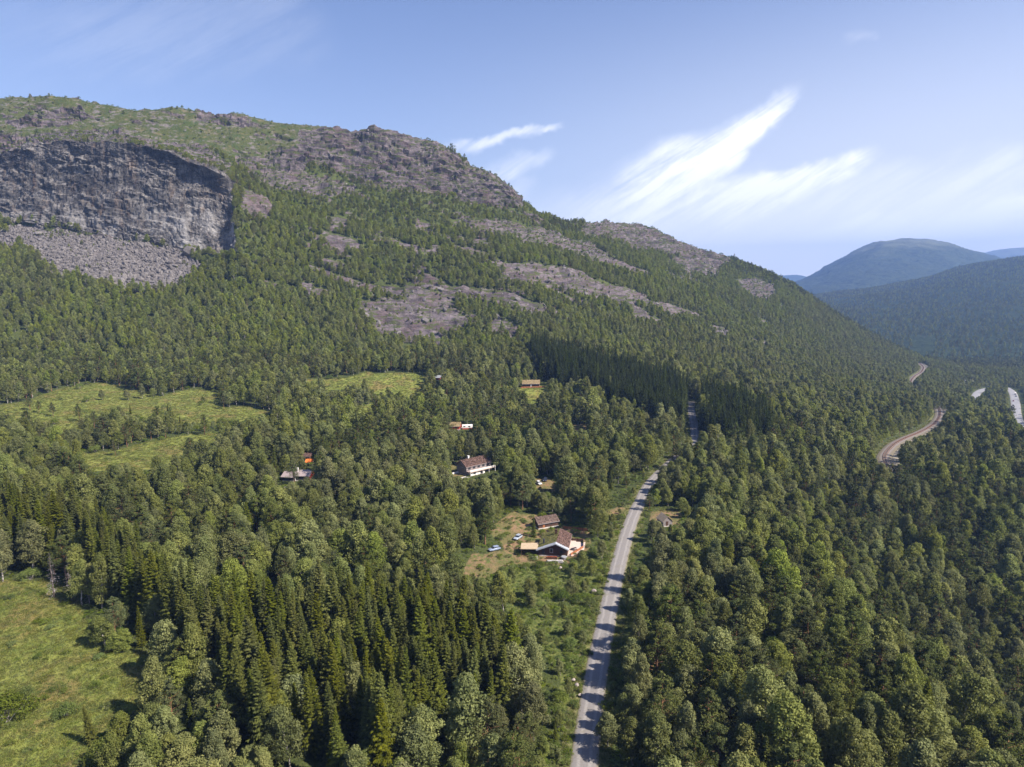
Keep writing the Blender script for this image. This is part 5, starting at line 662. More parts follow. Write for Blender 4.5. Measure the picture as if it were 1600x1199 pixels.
for c,s,h in DEAD:
    p=ground_at(c,s)
    if 'dead' not in PIECES: PIECES['dead']=[two('dead_spruce',deadspruce(q,14.),B_SPRUCE,L_DEAD) for q in range(3)]
    i=DEAD.index([c,s,h]); e=empty('dead_spruce',tuple(p),i*1.3); e.scale=(h/14,)*3; a,b=PIECES['dead'][i%3]; link('trunk',a,None,e); link('crown',b,None,e)
    tag(e,['bare grey dead spruce at the edge of the left meadow','smaller grey dead spruce among the left spruces','tall silver-grey dead spruce at the right end of the plantation','thin grey dead spruce beside the tallest dead one','short grey dead spruce inside the plantation','grey dead spruce furthest left at the meadow edge'][i],'dead tree','dead spruces in the plantation')
# ---- undergrowth, grass, scree blocks and the woods of the far valley
def area_points(w,n,r,seed):
    pr=(w/w.sum()).ravel(); c=RNG.choice(len(pr),n,p=pr); a,b=np.divmod(c,w.shape[1]); Q=bil(GT,a+RNG.random(n),b+RNG.random(n))
    return Q[poisson(Q,np.full(n,r),seed)] if r else Q
ynear=(GT[:-1,:-1,1]<420)&(cmid>-60)&(cmid<1660)
wu=AR*ynear*(1-sst(.3,.6,Mc['meadow'])*.93)*(1-.62*sst(.3,.6,Mc['yard']))*(1+1.2*Mc['clearing'])*(d_road[:-1,:-1]>3.4)*(d_rail[:-1,:-1]>7)*(Mc['spa']<.5)/np.maximum(150,GT[:-1,:-1,1])
Q=area_points(wu,26000,1.2,2)
for x,y,z,r in PADS: Q=Q[np.hypot(Q[:,0]-x,Q[:,1]-y)>min(r*.75,8)]
hq=.5+.9*RNG.random(len(Q))**2; hq=np.minimum(hq,np.maximum(.3,sight_cap(Q,np.full(len(Q),.4))*.9))
scatter('undergrowth','knee-high green undergrowth between the trees','undergrowth',Q,np.stack([0*hq,0*hq,RNG.random(len(Q))*6.28],1),np.stack([hq/4*1.7,hq/4*1.7,hq/4],1),RNG.integers(0,4,len(Q)),seeds('bush',1))
# grass tufts
gp=PB(); g_=np.random.default_rng(3); k=46; bp=np.stack([g_.normal(size=k)*.34,g_.normal(size=k)*.34,.16+.1*g_.random(k)],1)
gp.quads(bp,np.stack([g_.normal(size=k),g_.normal(size=k),.3*g_.random(k)],1),.40,.16,g_.random(k),g_,np.tile([0,0,1.],(k,1))+g_.normal(size=(k,3))*.35)
L_GRASS=leaf_material('grass_blade',(.085,.112,.026),(.20,.205,.064),.3,.3,.03)
tuft=gp.mesh('grass_tuft'); tuft.materials.append(L_GRASS)
wg=AR*(GT[:-1,:-1,1]<620)*sst(.4,.6,np.maximum(Mc['meadow'],Mc['verge']*(d_road[:-1,:-1]>3.1)))*inview/np.maximum(80,GT[:-1,:-1,1])
Q=area_points(wg,30000,.5,4); n_=len(Q); s_=.55+.6*RNG.random(n_)
scatter('grass','yellow-green tussock grass of the meadows and road verges','grass',Q,np.stack([0*s_,0*s_,RNG.random(n_)*6.28],1),np.stack([s_*1.4,s_*1.4,s_],1),np.zeros(n_,int),[bpy.data.objects.new('grass_shape',tuft)])
def rock_mesh(name,seed,sub=3,cut=5):
    import bmesh
    g=np.random.default_rng(seed); bm=bmesh.new(); bmesh.ops.create_icosphere(bm,subdivisions=sub,radius=1.0)
    V=np.array([v.co[:] for v in bm.verts])
    for _ in range(cut):
        nrm=sph(1,g)[0]; d=.45+.35*g.random(); ex=np.maximum(0,V@nrm-d); V-=ex[:,None]*nrm*.92
    V*=np.array([1,.8+.3*g.random(),.6+.3*g.random()]); V+=V*(.10*fbm(V*1.7+seed,3))[:,None]
    for v,c in zip(bm.verts,V): v.co=c
    me=bpy.data.meshes.new(name); bm.to_mesh(me); bm.free(); return me
mk_,n=mat('grey_rock'); p_=geo_pos(n); oi=n.n('ShaderNodeObjectInfo').outputs['Random']; nf=n.noise(p_,1.2,5,.7)
finish(n,n.mix(n.ramp(nf,.3,.7),n.mix(oi,(.07,.063,.065),(.13,.118,.12)),n.mix(oi,(.115,.106,.104),(.20,.186,.182))),.9,.2,nf,.5,.3); ROCKM=mk_
rk=[]
for s in range(5): me=rock_mesh('stone_shape',s,2,6); me.materials.append(ROCKM); rk.append(bpy.data.objects.new('stone_shape',me))
ws=AR*sst(.35,.6,Mc['scree'])*inview+AR*.015*rockc*inview*(Mc['slab']>.3)
Q=area_points(ws,15000,0,5); n_=len(Q); s_=.40+(1.6+.045*np.clip(140-Q[:,2],0,60))*RNG.random(n_)**7+.55*RNG.random(n_)
scatter('scree','grey field of broken rock blocks under the cliff','scree',Q,RNG.random((n_,3))*6.28,np.stack([s_*1.2,s_,s_*.8],1),RNG.integers(0,5,n_),rk)
def hill_wood(name,label,A,n,r,zmax,kinds,hm_):
    ar=cell_area(A); c=RNG.choice(ar.size,n,p=(ar/ar.sum()).ravel()); a,b=np.divmod(c,ar.shape[1]); Q=bil(A,a+RNG.random(n),b+RNG.random(n))
    px=Q[:,0]/Q[:,1]; cl_=fbm(Q/np.array([120,120,400.])+2,3); Q=Q[(px>.28)&(px<.86)&(Q[:,2]<zmax+60*cl_)&(cl_>-.42)]; Q=Q[poisson(Q,np.full(len(Q),r),3)]; n=len(Q); print(name,n)
    objs=[];ii=np.zeros(n,int); u=RNG.random(n); cum=0
    for k,fr_ in kinds:
        s=seeds(k,2); sel=(u>=cum)&(u<cum+fr_); ii[sel]=len(objs)+RNG.integers(0,len(s),sel.sum()); objs+=s; cum+=fr_
    d=np.min(np.hypot(Q[:,None,0]-farroad[None,:,0],Q[:,None,1]-farroad[None,:,1]),1); Q=Q[d>22]; ii=ii[d>22]; n=len(Q); capx=sight_cap(Q,np.full(n,4.)); 
    h=hm_*(.7+.6*RNG.random(n)); h=np.minimum(h,np.maximum(1.5,capx)); hk=np.where(ii<6,12.,13.); s_=h/hk
    scatter(name,label,'wood',Q,np.stack([0*s_,0*s_,RNG.random(n)*6.28],1),np.stack([s_*1.25,s_*1.25,s_],1),ii,objs)
hill_wood('far_wood','dark blue-green wood on the far side of the valley',H1G,60000,9.0,330,(('birch',.55),('pine',.45)),11.)
# ================================================================ buildings and small things
class MB:
    def __init__(s): s.v=[];s.f=[]
    def add(s,V,Fs):
        b=len(s.v); s.v+= [tuple(map(float,p)) for p in V]; s.f+=[tuple(i+b for i in f) for f in Fs]; return s
    def box(s,x0,x1,y0,y1,z0,z1):
        return s.add([(x0,y0,z0),(x1,y0,z0),(x1,y1,z0),(x0,y1,z0),(x0,y0,z1),(x1,y0,z1),(x1,y1,z1),(x0,y1,z1)],[(3,2,1,0),(4,5,6,7),(0,1,5,4),(1,2,6,5),(2,3,7,6),(3,0,4,7)])
    def prism(s,prof,y0,y1):
        """profile in x,z (counter-clockwise seen from -y) extruded along y"""
        n=len(prof); V=[(x,y0,z) for x,z in prof]+[(x,y1,z) for x,z in prof]
        return s.add(V,[tuple(range(n)),tuple(range(2*n-1,n-1,-1))]+[(i,i+n,(i+1)%n+n,(i+1)%n) for i in range(n)])
    def cyl(s,p,q,r,seg=12,r2=None):
        p,q=Vector(p),Vector(q); d=(q-p).normalized(); u=d.orthogonal().normalized(); v=d.cross(u); r2=r if r2 is None else r2
        V=[p+r*(u*math.cos(a*6.2832/seg)+v*math.sin(a*6.2832/seg)) for a in range(seg)]+[q+r2*(u*math.cos(a*6.2832/seg)+v*math.sin(a*6.2832/seg)) for a in range(seg)]
        return s.add(V,[tuple(range(seg-1,-1,-1)),tuple(range(seg,2*seg))]+[(i,(i+1)%seg,(i+1)%seg+seg,i+seg) for i in range(seg)])
    def build(s,name,mt,parent=None,bev=0.0,smooth=False):
        me=bpy.data.meshes.new(name); me.from_pydata(s.v,[],s.f); me.update()
        if smooth: me.polygons.foreach_set('use_smooth',[True]*len(me.polygons))
        o=link(name,me,mt,parent)
        if bev: md=o.modifiers.new('bevel','BEVEL'); md.width=bev; md.segments=2
        return o
def plain(name,a,b,sc=4,rough=.8,spec=.3,stretch=(1,1,1),bs=.2,metal=0.0):
    m,n=mat(name); p=n.scl(n.n('ShaderNodeTexCoord').outputs['Object'],stretch); f=n.noise(p,sc,4,.65); finish(n,n.mix(n.ramp(f,.3,.7),a,b),rough,spec,f,bs,.04,metal); return m
MT=dict(
 brown=plain('brown_boards',(.055,.028,.020),(.095,.050,.035),2,stretch=(6,6,.5)),
 dark=plain('dark_slate_boards',(.028,.028,.036),(.055,.052,.062),2,stretch=(6,6,.5)),
 red=plain('red_boards',(.30,.045,.035),(.42,.075,.05),2,stretch=(6,6,.5)),
 grey=plain('weathered_boards',(.16,.14,.15),(.27,.24,.24),2,stretch=(6,6,.5)),
 white=plain('white_paint',(.62,.58,.58),(.80,.77,.76),2),
 sodbrown=plain('withered_sod',(.065,.048,.042),(.19,.135,.115),1.3,1,.05,bs=.9),
 sodred=plain('red_sod',(.075,.048,.043),(.17,.105,.09),1.2,1,.05,bs=.9),
 sodtan=plain('tan_sod',(.17,.125,.07),(.30,.235,.135),1.2,1,.05,bs=.9),
 sodgreen=plain('green_sod',(.075,.085,.025),(.22,.19,.07),1.0,1,.05,bs=.9),
 metal=plain('grey_sheet_metal',(.34,.36,.41),(.43,.45,.50),1,.35,.5,stretch=(8,1,1)),
 pinkmetal=plain('pink_grey_sheet',(.25,.205,.21),(.36,.30,.305),1.5,.45,.4,stretch=(1,7,1)),
 tan=plain('tan_felt',(.38,.29,.195),(.46,.36,.25),1.2,.95,.1),
 deck=plain('pale_planks',(.48,.36,.31),(.62,.49,.43),2,.85,.2,stretch=(1,7,1)),
 orangewood=plain('orange_boards',(.26,.095,.04),(.36,.15,.07),2,.8,.2,stretch=(5,5,.6)),
 stone=plain('pale_stone',(.40,.37,.35),(.58,.54,.52),2,.9,.2,bs=.6),
 glass=plain('window_glass',(.02,.025,.03),(.04,.045,.055),1,.08,.6,bs=0),
 orange=plain('orange_tarpaulin',(.80,.16,.03),(.88,.24,.05),1,.6,.3),
 green=plain('green_cloth',(.30,.38,.06),(.40,.48,.10),1,.7,.2),
 log=plain('grey_logs',(.34,.32,.32),(.60,.57,.57),3,.9,.1,bs=.5),
 black=plain('black_rubber',(.012,.012,.013),(.025,.025,.026),3,.7,.2),
 flower=plain('red_flowers',(.35,.05,.03),(.60,.20,.06),6,.9,.1,bs=.8),
 tub=plain('grey_cover',(.20,.21,.24),(.32,.33,.36),2,.6,.3),
)
def paint(name,c,rough=.28,metal=.0):
    m,n=mat(name); b=finish(n,c,rough,.5,metal=metal); b.inputs['Coat Weight'].default_value=.6; b.inputs['Coat Roughness'].default_value=.08; return m
def blades(name,W0,W1,z0,zr,y0,y1,n,h,mt,parent,seed):
    """tall withered grass standing on one slope of a sod roof"""
    g=np.random.default_rng(seed); pb=PB(); x=W0+(W1-W0)*g.random(n); t=np.abs(x-W1)/abs(W0-W1); y=y0+(y1-y0)*g.random(n); z=zr+(z0-zr)*t
    hh=h*(.5+g.random(n)); pb.quads(np.stack([x,y,z+hh*.45],1),np.stack([g.normal(size=n),g.normal(size=n),.2*g.random(n)],1),hh,.35,g.random(n),g,np.stack([.25*g.normal(size=n),.25*g.normal(size=n),np.ones(n)],1))
    me=pb.mesh(name); o=link(name,me,mt,parent); return o
T_BROWN=leaf_material('withered_grass',(.075,.055,.045),(.24,.165,.14),.15,.2); T_TAN=leaf_material('tan_grass',(.17,.125,.06),(.32,.25,.13),.15,.2); T_GREEN=leaf_material('roof_grass',(.07,.085,.02),(.20,.19,.06),.2,.2)
def window(root,side,xl,xr,L,c,z,w_,h_,frame):
    """window on a wall of a house body: frame with its pane as sub-part"""
    f=MB();g=MB(); e=.05
    if side in 'FB':
        y=0 if side=='F' else L; s=-1 if side=='F' else 1; a,b=sorted((y,y+s*e)); f.box(c-w_/2,c+w_/2,a,b,z,z+h_); a,b=sorted((y+s*e*.5,y+s*(e+.012))); g.box(c-w_/2+.1,c+w_/2-.1,a,b,z+.1,z+h_-.1)
    else:
        x=xl if side=='L' else xr; s=-1 if side=='L' else 1; a,b=sorted((x,x+s*e)); f.box(a,b,c-w_/2,c+w_/2,z,z+h_); a,b=sorted((x+s*e*.5,x+s*(e+.012))); g.box(a,b,c-w_/2+.1,c+w_/2-.1,z+.1,z+h_-.1)
    fo=f.build('window',frame,root); g.build('pane',MT['glass'],fo)
def door(root,side,xl,xr,L,c,w_,h_,mt,z=.25):
    f=MB();g=MB(); e=.06
    if side=='F': f.box(c-w_/2,c+w_/2,-e,0,z,z+h_); g.box(c+w_/2-.2,c+w_/2-.1,-e-.05,-e,z+1,z+1.1)
    else:
        x=xl if side=='L' else xr; s=-1 if side=='L' else 1; a,b=sorted((x,x+s*e)); f.box(a,b,c-w_/2,c+w_/2,z,z+h_); a,b=sorted((x+s*e,x+s*(e+.05))); g.box(a,b,c+w_/2-.2,c+w_/2-.1,z+1,z+1.1)
    d=f.build('door',mt,root); g.build('handle',MT['metal'],d)
def house_body(root,xl,xr,y0,y1,zl,zr,zt,wall,roofl,roofr,over=.45,th=.22,turf=(None,None),nt=500,seed=0,wname='wall',fh=.3,th_h=.35):
    MB().box(xl-.08,xr+.08,y0-.08,y1+.08,-1.2,fh).build('foundation',MT['stone'],root)
    MB().prism([(xl,fh),(xr,fh),(xr,zr),(0,zt),(xl,zl)],y0,y1).build(wname,wall,root,.02)
    sl=(zt-zl)/(-xl); sr=(zt-zr)/xr; g=.03; r=[]
    for s,mt,tm in ((-1,roofl,turf[0]),(1,roofr,turf[1])):
        X=xl-over if s<0 else xr+over; k=sl if s<0 else sr; z=zt-abs(X)*k
        pr=[(X,z+g),(0,zt+g),(0,zt+g+th),(X,z+g+th)]
        if s>0: pr=pr[::-1]
        o=MB().prism(pr,y0-over,y1+over).build('roof',mt,root,.03); r.append(o)
        if tm is not None: blades('turf',X,0,z+g+th,zt+g+th,y0-over,y1+over,nt,th_h,tm,o,seed+s+2)
        e=MB(); a,b=sorted((X,X+s*.05)); e.box(a,b,y0-over,y1+over,z-.10,z+g+th*.6); e.build('fascia',MT['grey'],root)
    return r
def chimney(roof,x,y,z0,z1,w_=.7,mt='stone'):
    c=MB().box(x-w_/2,x+w_/2,y-w_/2,y+w_/2,z0,z1).box(x-w_/2-.08,x+w_/2+.08,y-w_/2-.08,y+w_/2+.08,z1+.002,z1+.14).build('chimney',MT[mt],roof,.02); return c
def flush(root): pass
# --- dark brown cabin beside the road
h=empty('brown_cabin',(13.9,224.3,.1),R(-10)); tag(h,'dark brown cabin with grey metal gable edge and half withered, half green sod roof','cabin')
rf=house_body(h,-6.1,3.9,0,14,2.4,2.9,4.7,MT['brown'],MT['sodgreen'],MT['sodred'],turf=(T_GREEN,T_BROWN),nt=700,seed=10)
cp=MB()
for s,x,z in ((-1,-6.75,4.7-6.75*2.3/6.1),(1,4.5,4.7-4.5*1.8/3.9)):
    pr=[(x,z+.28),(0,4.98),(0,5.10),(x,z+.40)]; cp.prism(pr if s<0 else pr[::-1],-1.25,.35)
    pr=[(x,z-.02),(0,4.72),(0,5.10),(x,z+.40)]; cp.prism(pr if s<0 else pr[::-1],-1.29,-1.252)
cp.build('gable_canopy',MT['metal'],h)
window(h,'F',-6.1,3.9,14,-1.6,1.2,1.1,1.5,MT['white'])
window(h,'F',-6.1,3.9,14,1.9,1.1,1.0,1.1,MT['brown']); door(h,'F',-6.1,3.9,14,-4.4,1.0,2.0,MT['dark'])
for c in (3.5,7,10.5): window(h,'R',-6.1,3.9,14,c,1.1,1.2,1.2,MT['white'])
chimney(rf[0],-.9,9.5,4.3,6.1,.8,'brown'); chimney(rf[0],-4.6,3.4,2.9,4.6,.6,'dark')
o=empty('carport',(4.9,227.6,.2),R(-4)); tag(o,'open carport with flat tan felt roof left of the brown cabin','carport')
MB().box(-3,3,-2.7,2.9,2.35,2.6).build('roof',MT['tan'],o,.05)
for x in (-2.7,2.7):
    for y in (-2.4,2.6): MB().box(x-.09,x+.09,y-.09,y+.09,-.5,2.348).build('post',MT['brown'],o)
MB().box(-2.9,2.9,2.0,2.1,0,2.3).build('back_wall',MT['brown'],o)
o=empty('sun_deck',(17.6,224.8,.1),R(-10)); tag(o,'pale pinkish plank deck along the right side of the brown cabin','deck')
MB().prism([(0.3,.1),(2.2,.1),(2.2,.32),(.3,.32)],-.6,14).prism([(2.203,.1),(5.6,.1),(5.6,.32),(2.203,.32)],5.5,12.5).add([(2.203,-.2,.32),(5.6,5.497,.32),(2.203,5.497,.32),(2.203,-.2,.1),(5.6,5.497,.1),(2.203,5.497,.1)],[(0,1,2),(5,4,3),(3,4,1,0),(4,5,2,1),(5,3,0,2)]).build('planks',MT['deck'],o)
MB().box(.4,5.4,-.4,12,-.8,.09).build('joists',MT['brown'],o)
def panel_fence(name,label,p,q,z,hh,mt,post,group=None):
    d=Vector(q)-Vector(p); L=d.length; a=math.atan2(d.y,d.x); r=empty(name,(p[0],p[1],z),a); tag(r,label,'fence',group)
    n=max(1,round(L/2)); 
    for i in range(n+1): MB().box(L*i/n-.06,L*i/n+.06,-.06,.06,-.6,hh+.08).build('post',post,r)
    for i in range(n):
        m=MB(); x0=L*i/n+.062; x1=L*(i+1)/n-.062; k=max(4,int((x1-x0)/.2))
        for j_ in range(k): m.box(x0+(x1-x0)*j_/k,x0+(x1-x0)*(j_+.92)/k,-.025,.025,.05,hh)
        m.build('panel',mt,r)
panel_fence('deck_fence','orange-brown board fence closing the right edge of the deck',(23.9,230.6),(18.9,224.0),.1,1.15,MT['orangewood'],MT['brown'])
panel_fence('deck_fence','dark board fence along the back of the deck',(18.9,238.4),(24.6,236.9),.1,1.2,MT['brown'],MT['brown'])
panel_fence('deck_fence','short dark fence at the outer corner of the deck',(24.6,236.7),(24.0,230.9),.1,1.2,MT['brown'],MT['brown'])
panel_fence('yard_fence','brown board fence running right from the small brown hut',(18.2,251.2),(27.5,248.0),.1,1.1,MT['orangewood'],MT['brown'])
def table(x,y,z,rz,label,mt,L=1.8,W=.9,bench=True):
    r=empty('garden_table',(x,y,z),rz); tag(r,label,'table'); MB().box(-L/2,L/2,-W/2,W/2,.70,.75).build('tabletop',mt,r)
    for a in (-1,1):
        for b in (-1,1): MB().box(a*(L/2-.15)-.04,a*(L/2-.15)+.04,b*(W/2-.1)-.04,b*(W/2-.1)+.04,0,.698).build('leg',mt,r)
    if bench:
        for b in (-1,1):
            y0,y1=sorted((b*(W/2+.25),b*(W/2+.6))); q=MB().box(-L/2,L/2,y0,y1,.42,.46)
            for a in (-1,1): q.box(a*(L/2-.2)-.03,a*(L/2-.2)+.03,y0+.03,y1-.03,0,.418)
            q.build('bench',mt,r)
table(20.6,229.0,.42,.5,'dark garden table with benches on the pale deck',MT['dark'])
table(6.6,222.8,.15,.1,'white garden table with benches in front of the carport',MT['white'])
r=empty('flower_box',(12.3,222.4,.12),R(-6)); tag(r,'long wooden box of red flowers along the front of the brown cabin','flower box'); MB().box(-1.9,1.9,-.3,.3,0,.55).build('box',MT['brown'],r)
fb=PB(); g_=np.random.default_rng(5); n_=260; fb.quads(np.stack([g_.uniform(-1.8,1.8,n_),g_.uniform(-.3,.3,n_),.55+.3*g_.random(n_)],1),sph(n_,g_)+[0,0,.5],.2,.7,g_.random(n_),g_); link('flowers',fb.mesh('flowers'),MT['flower'],r)
r=empty('hot_tub',(16.4,221.9,.1)); tag(r,'round grey covered tub at the front right corner of the brown cabin','tub'); MB().cyl((0,0,0),(0,0,.85),.95,20).build('barrel',MT['grey'],r); MB().cyl((0,0,.852),(0,0,1.0),1.02,20,.85).build('cover',MT['tub'],r)
r=empty('log_pile',(13.3,218.9,.05),R(-4)); tag(r,'low grey pile of stacked logs in front of the brown cabin','log pile')
g_=np.random.default_rng(8); m=MB()
for L_ in range(3):
    for i in range(15-L_): m.cyl((-2.9+i*.40+L_*.2,-.55+.1*g_.normal(),.17+L_*.30),(-2.9+i*.40+L_*.2,.55+.1*g_.normal(),.17+L_*.30),.155+.03*g_.random(),7)
m.build('logs',MT['log'],r)
# --- small brown hut above the cabin
h=empty('brown_hut',(8.0,252.8,.4),R(-67)); tag(h,'small dark brown hut with withered sod roof just above the brown cabin','hut')
rf=house_body(h,-2.6,2.6,0,8.4,2.2,2.2,3.7,MT['brown'],MT['sodbrown'],MT['sodbrown'],turf=(T_BROWN,T_BROWN),nt=350,seed=20)
door(h,'R',-2.6,2.6,8.4,2.2,.9,1.8,MT['orangewood']); window(h,'R',-2.6,2.6,8.4,5.4,1.0,1.0,.9,MT['brown'])
# --- lodge
h=empty('lodge',(-25.2,320.1,3.4),R(-50)); tag(h,'long lodge with red-brown sod roof, white lower walls and a raised deck','house')
rf=house_body(h,-4,4,0,15,4.3,4.3,6.6,MT['grey'],MT['sodred'],MT['sodred'],turf=(T_BROWN,T_BROWN),nt=900,seed=30,th_h=.5)
chimney(rf[1],-1.0,5.0,5.6,7.9,.8,'white')
for c in (1.8,4.6,7.4,10.2,13.0): window(h,'R',-4,4,15,c,2.7,1.5,1.2,MT['dark'])
window(h,'F',-4,4,15,1.5,2.4,1.2,1.2,MT['white'])
MB().box(4.09,7.2,0,15.4,2.0,2.18).build('deck',MT['deck'],h)
MB().box(4.09,6.2,1.0,9.4,-.8,1.998).build('lower_wall',MT['white'],h)
door(h,'R',4,6.2,15,7.4,1.5,1.75,MT['dark'],.2); window(h,'R',4,6.2,15,3.2,.6,1.4,1.0,MT['grey'])
for y in (.2,3.9,7.6,11.3,15.1): MB().box(7.0,7.14,y-.07,y+.07,-1.4,3.1).build('post',MT['white'],h)
m=MB()
for z in (2.35,2.65,2.95): m.box(7.141,7.18,0,15.4,z,z+.2)
m.box(4.2,7.0,-.04,0,2.35,2.55).box(4.2,7.0,-.04,0,2.75,2.95).build('railing',MT['white'],h)
m=MB(); m.box(4.6,7.4,-6.2,-.6,-.5,.12); m.build('patio',MT['stone'],h)
r=empty('garden_wall',(-29.5,319.0,3.5),R(30)); tag(r,'low curved whitewashed garden wall left of the lodge','wall'); m=MB()
for i in range(10):
    a=i*.17; m.box(-1.0+i*.62,-1.0+i*.62+.60,1.4*math.sin(a*1.2),1.4*math.sin(a*1.2)+.35,-.4,.75)
m.build('blocks',MT['white'],r)
# --- red hut and caravan
h=empty('red_hut',(-31.8,405.6,7.9),R(84)); tag(h,'red hut with tan sod roof standing next to the white caravan','hut')
rf=house_body(h,-3.1,3.1,0,10,2.3,2.3,4.0,MT['red'],MT['sodtan'],MT['sodtan'],turf=(T_TAN,T_TAN),nt=400,seed=40)
window(h,'L',-3.1,3.1,10,2.2,1.0,1.3,1.0,MT['dark']); window(h,'L',-3.1,3.1,10,5.2,1.0,1.3,1.0,MT['dark']); MB().box(-5.2,-3.19,0,8,-.6,.3).build('porch',MT['grey'],h)
r=empty('caravan',(-27.6,405.4,7.8),R(6)); tag(r,'white caravan with a red lower panel parked beside the red hut','caravan')
MB().prism([(-1.15,.75),(1.15,.75),(1.18,1.6),(1.05,2.6),(.8,2.75),(-.8,2.75),(-1.05,2.6),(-1.18,1.6)],-3.2,3.2).build('body',MT['white'],r,.12).rotation_euler=(0,0,R(90))
MB().box(-3.0,3.0,-1.14,-1.10,.1,.8).box(3.2,3.24,-1,1,.1,.8).build('lower_panel',MT['red'],r)
for x in (-1.8,1.2): fo=MB().box(x-.6,x+.6,-1.22,-1.15,1.5,2.1).build('window',MT['glass'],r)
for y in (-1.0,1.0): MB().cyl((0,y-.1,.35),(0,y+.1,.35),.35,14).build('wheel',MT['black'],r)
MB().box(-4.4,-3.2,-.07,.07,.45,.6).build('drawbar',MT['metal'],r)
# --- red cabin with two wings
h=empty('red_cabin',(-92.4,304.0,7.0),R(84)); tag(h,'dark fronted red cabin with two pinkish metal roofed wings under tall pines','cabin')
rf=house_body(h,-3.2,2.6,0,6.6,2.5,2.6,4.3,MT['dark'],MT['pinkmetal'],MT['pinkmetal'],over=.4,th=.08)
MB().prism([(-3.2,.3),(2.6,.3),(2.6,2.6),(0,4.3),(-3.2,2.5)],-.06,-.003).build('red_gable',MT['red'],h)
window(h,'L',-3.2,2.6,6.6,2.0,1.0,1.1,1.1,MT['dark']); chimney(rf[0],-.8,6.2,3.4,5.3,.55,'white')
w_=empty('red_wing',(0,0,0)); w_.parent=h; w_.location=(-1.2,6.9,-.1); w_.rotation_euler=(0,0,R(-9))
MB().box(-2.7,2.4,0.05,5.9,-.8,.3).build('wing_foundation',MT['stone'],w_); MB().prism([(-2.7,.3),(2.4,.3),(2.4,2.3),(0,3.7),(-2.7,2.2)],.05,5.9).build('wing_wall',MT['dark'],w_)
for s,X in ((-1,-3.3),(1,2.8)):
    z=3.7-abs(X)*.555; pr=[(X,z+.03),(0,3.73),(0,3.81),(X,z+.11)]; MB().prism(pr if s<0 else pr[::-1],-.2,6.2).build('wing_roof',MT['pinkmetal'],w_)
MB().box(-3.32,-3.1,-.15,.05,0,2.3).build('corner_post',MT['white'],h).location=(-.1,6.75,0)
r=empty('tarpaulin_canopy',(-99.6,324.6,8.0),R(8)); tag(r,'bright orange tarpaulin canopy with a green cloth behind the red cabin','canopy')
MB().add([(-1.9,-1.5,2.0),(1.9,-1.5,2.1),(2.0,1.5,3.1),(-1.8,1.5,3.0),(-1.9,-1.5,2.04),(1.9,-1.5,2.14),(2.0,1.5,3.14),(-1.8,1.5,3.04)],[(3,2,1,0),(4,5,6,7),(0,1,5,4),(1,2,6,5),(2,3,7,6),(3,0,4,7)]).build('tarpaulin',MT['orange'],r)
MB().add([(.3,-1.56,1.1),(1.9,-1.56,1.1),(1.9,-1.53,2.06),(.3,-1.53,2.03),(.3,-1.60,1.1),(1.9,-1.60,1.1),(1.9,-1.57,2.06),(.3,-1.57,2.03)],[(0,1,2,3),(7,6,5,4),(4,5,1,0),(6,7,3,2),(5,6,2,1),(7,4,0,3)]).build('cloth',MT['green'],r)
for x in (-1.8,1.8):
    for y,z in ((-1.45,2.0),(1.45,2.98)): MB().box(x-.05,x+.05,y-.05,y+.05,-.5,z).build('post',MT['white'],r)
h=empty('small_shed',(-101.0,333.0,9.0),R(75)); tag(h,'small shed with reddish sod roof among the pines behind the red cabin','shed')
house_body(h,-1.9,1.9,0,4.6,2.0,2.0,3.0,MT['brown'],MT['sodred'],MT['sodred'],turf=(T_BROWN,T_BROWN),nt=120,seed=50); door(h,'L',-1.9,1.9,4.6,2.2,.9,1.7,MT['red'])
# --- sod hut in the clearing by the spruces
h=empty('sod_hut',(20.6,506.5,18.2),R(86)); tag(h,'brown hut with tan sod roof in the clearing left of the spruces','hut')
house_body(h,-4,4,0,12.5,2.6,2.6,4.8,MT['brown'],MT['sodtan'],MT['sodtan'],turf=(T_TAN,T_GREEN),nt=400,seed=60); window(h,'L',-4,4,12.5,3,1.1,1.6,1.1,MT['dark']); window(h,'L',-4,4,12.5,9,1.1,1.6,1.1,MT['dark']); door(h,'L',-4,4,12.5,6.2,1,2,MT['white'])
panel_fence('hut_fence','red-brown fence in front of the hut in the clearing',(6.5,499.0),(24.5,500.5),18.1,1.2,MT['orangewood'],MT['brown'])
for x,y,z,rz,lab,wl,rl in ((-53.5,514,23.5,70,'small dark red shed with slate grey roof at the right end of the upper meadow','red','tub'),(-59.5,516,23.8,80,'small red-brown shed half hidden beside the slate roofed one','red','sodred')):
    h=empty('field_shed',(x,y,z),R(rz)); tag(h,lab,'shed'); house_body(h,-2.3,2.3,0,5.2,2.2,2.2,3.6,MT[wl],MT[rl],MT[rl],th=.12); door(h,'L',-2.3,2.3,5.2,2.6,1,1.8,MT['dark'])
# --- roadside shed
h=empty('roadside_shed',(58.6,251.6,0),R(14)); tag(h,'small weathered board shed with pale tan roof on bare earth right of the road','shed')
house_body(h,-1.9,1.9,0,5.2,2.1,2.1,3.9,MT['grey'],MT['tan'],MT['tan'],th=.1,over=.3); door(h,'F',-1.9,1.9,5,-.3,.95,1.8,MT['brown'])
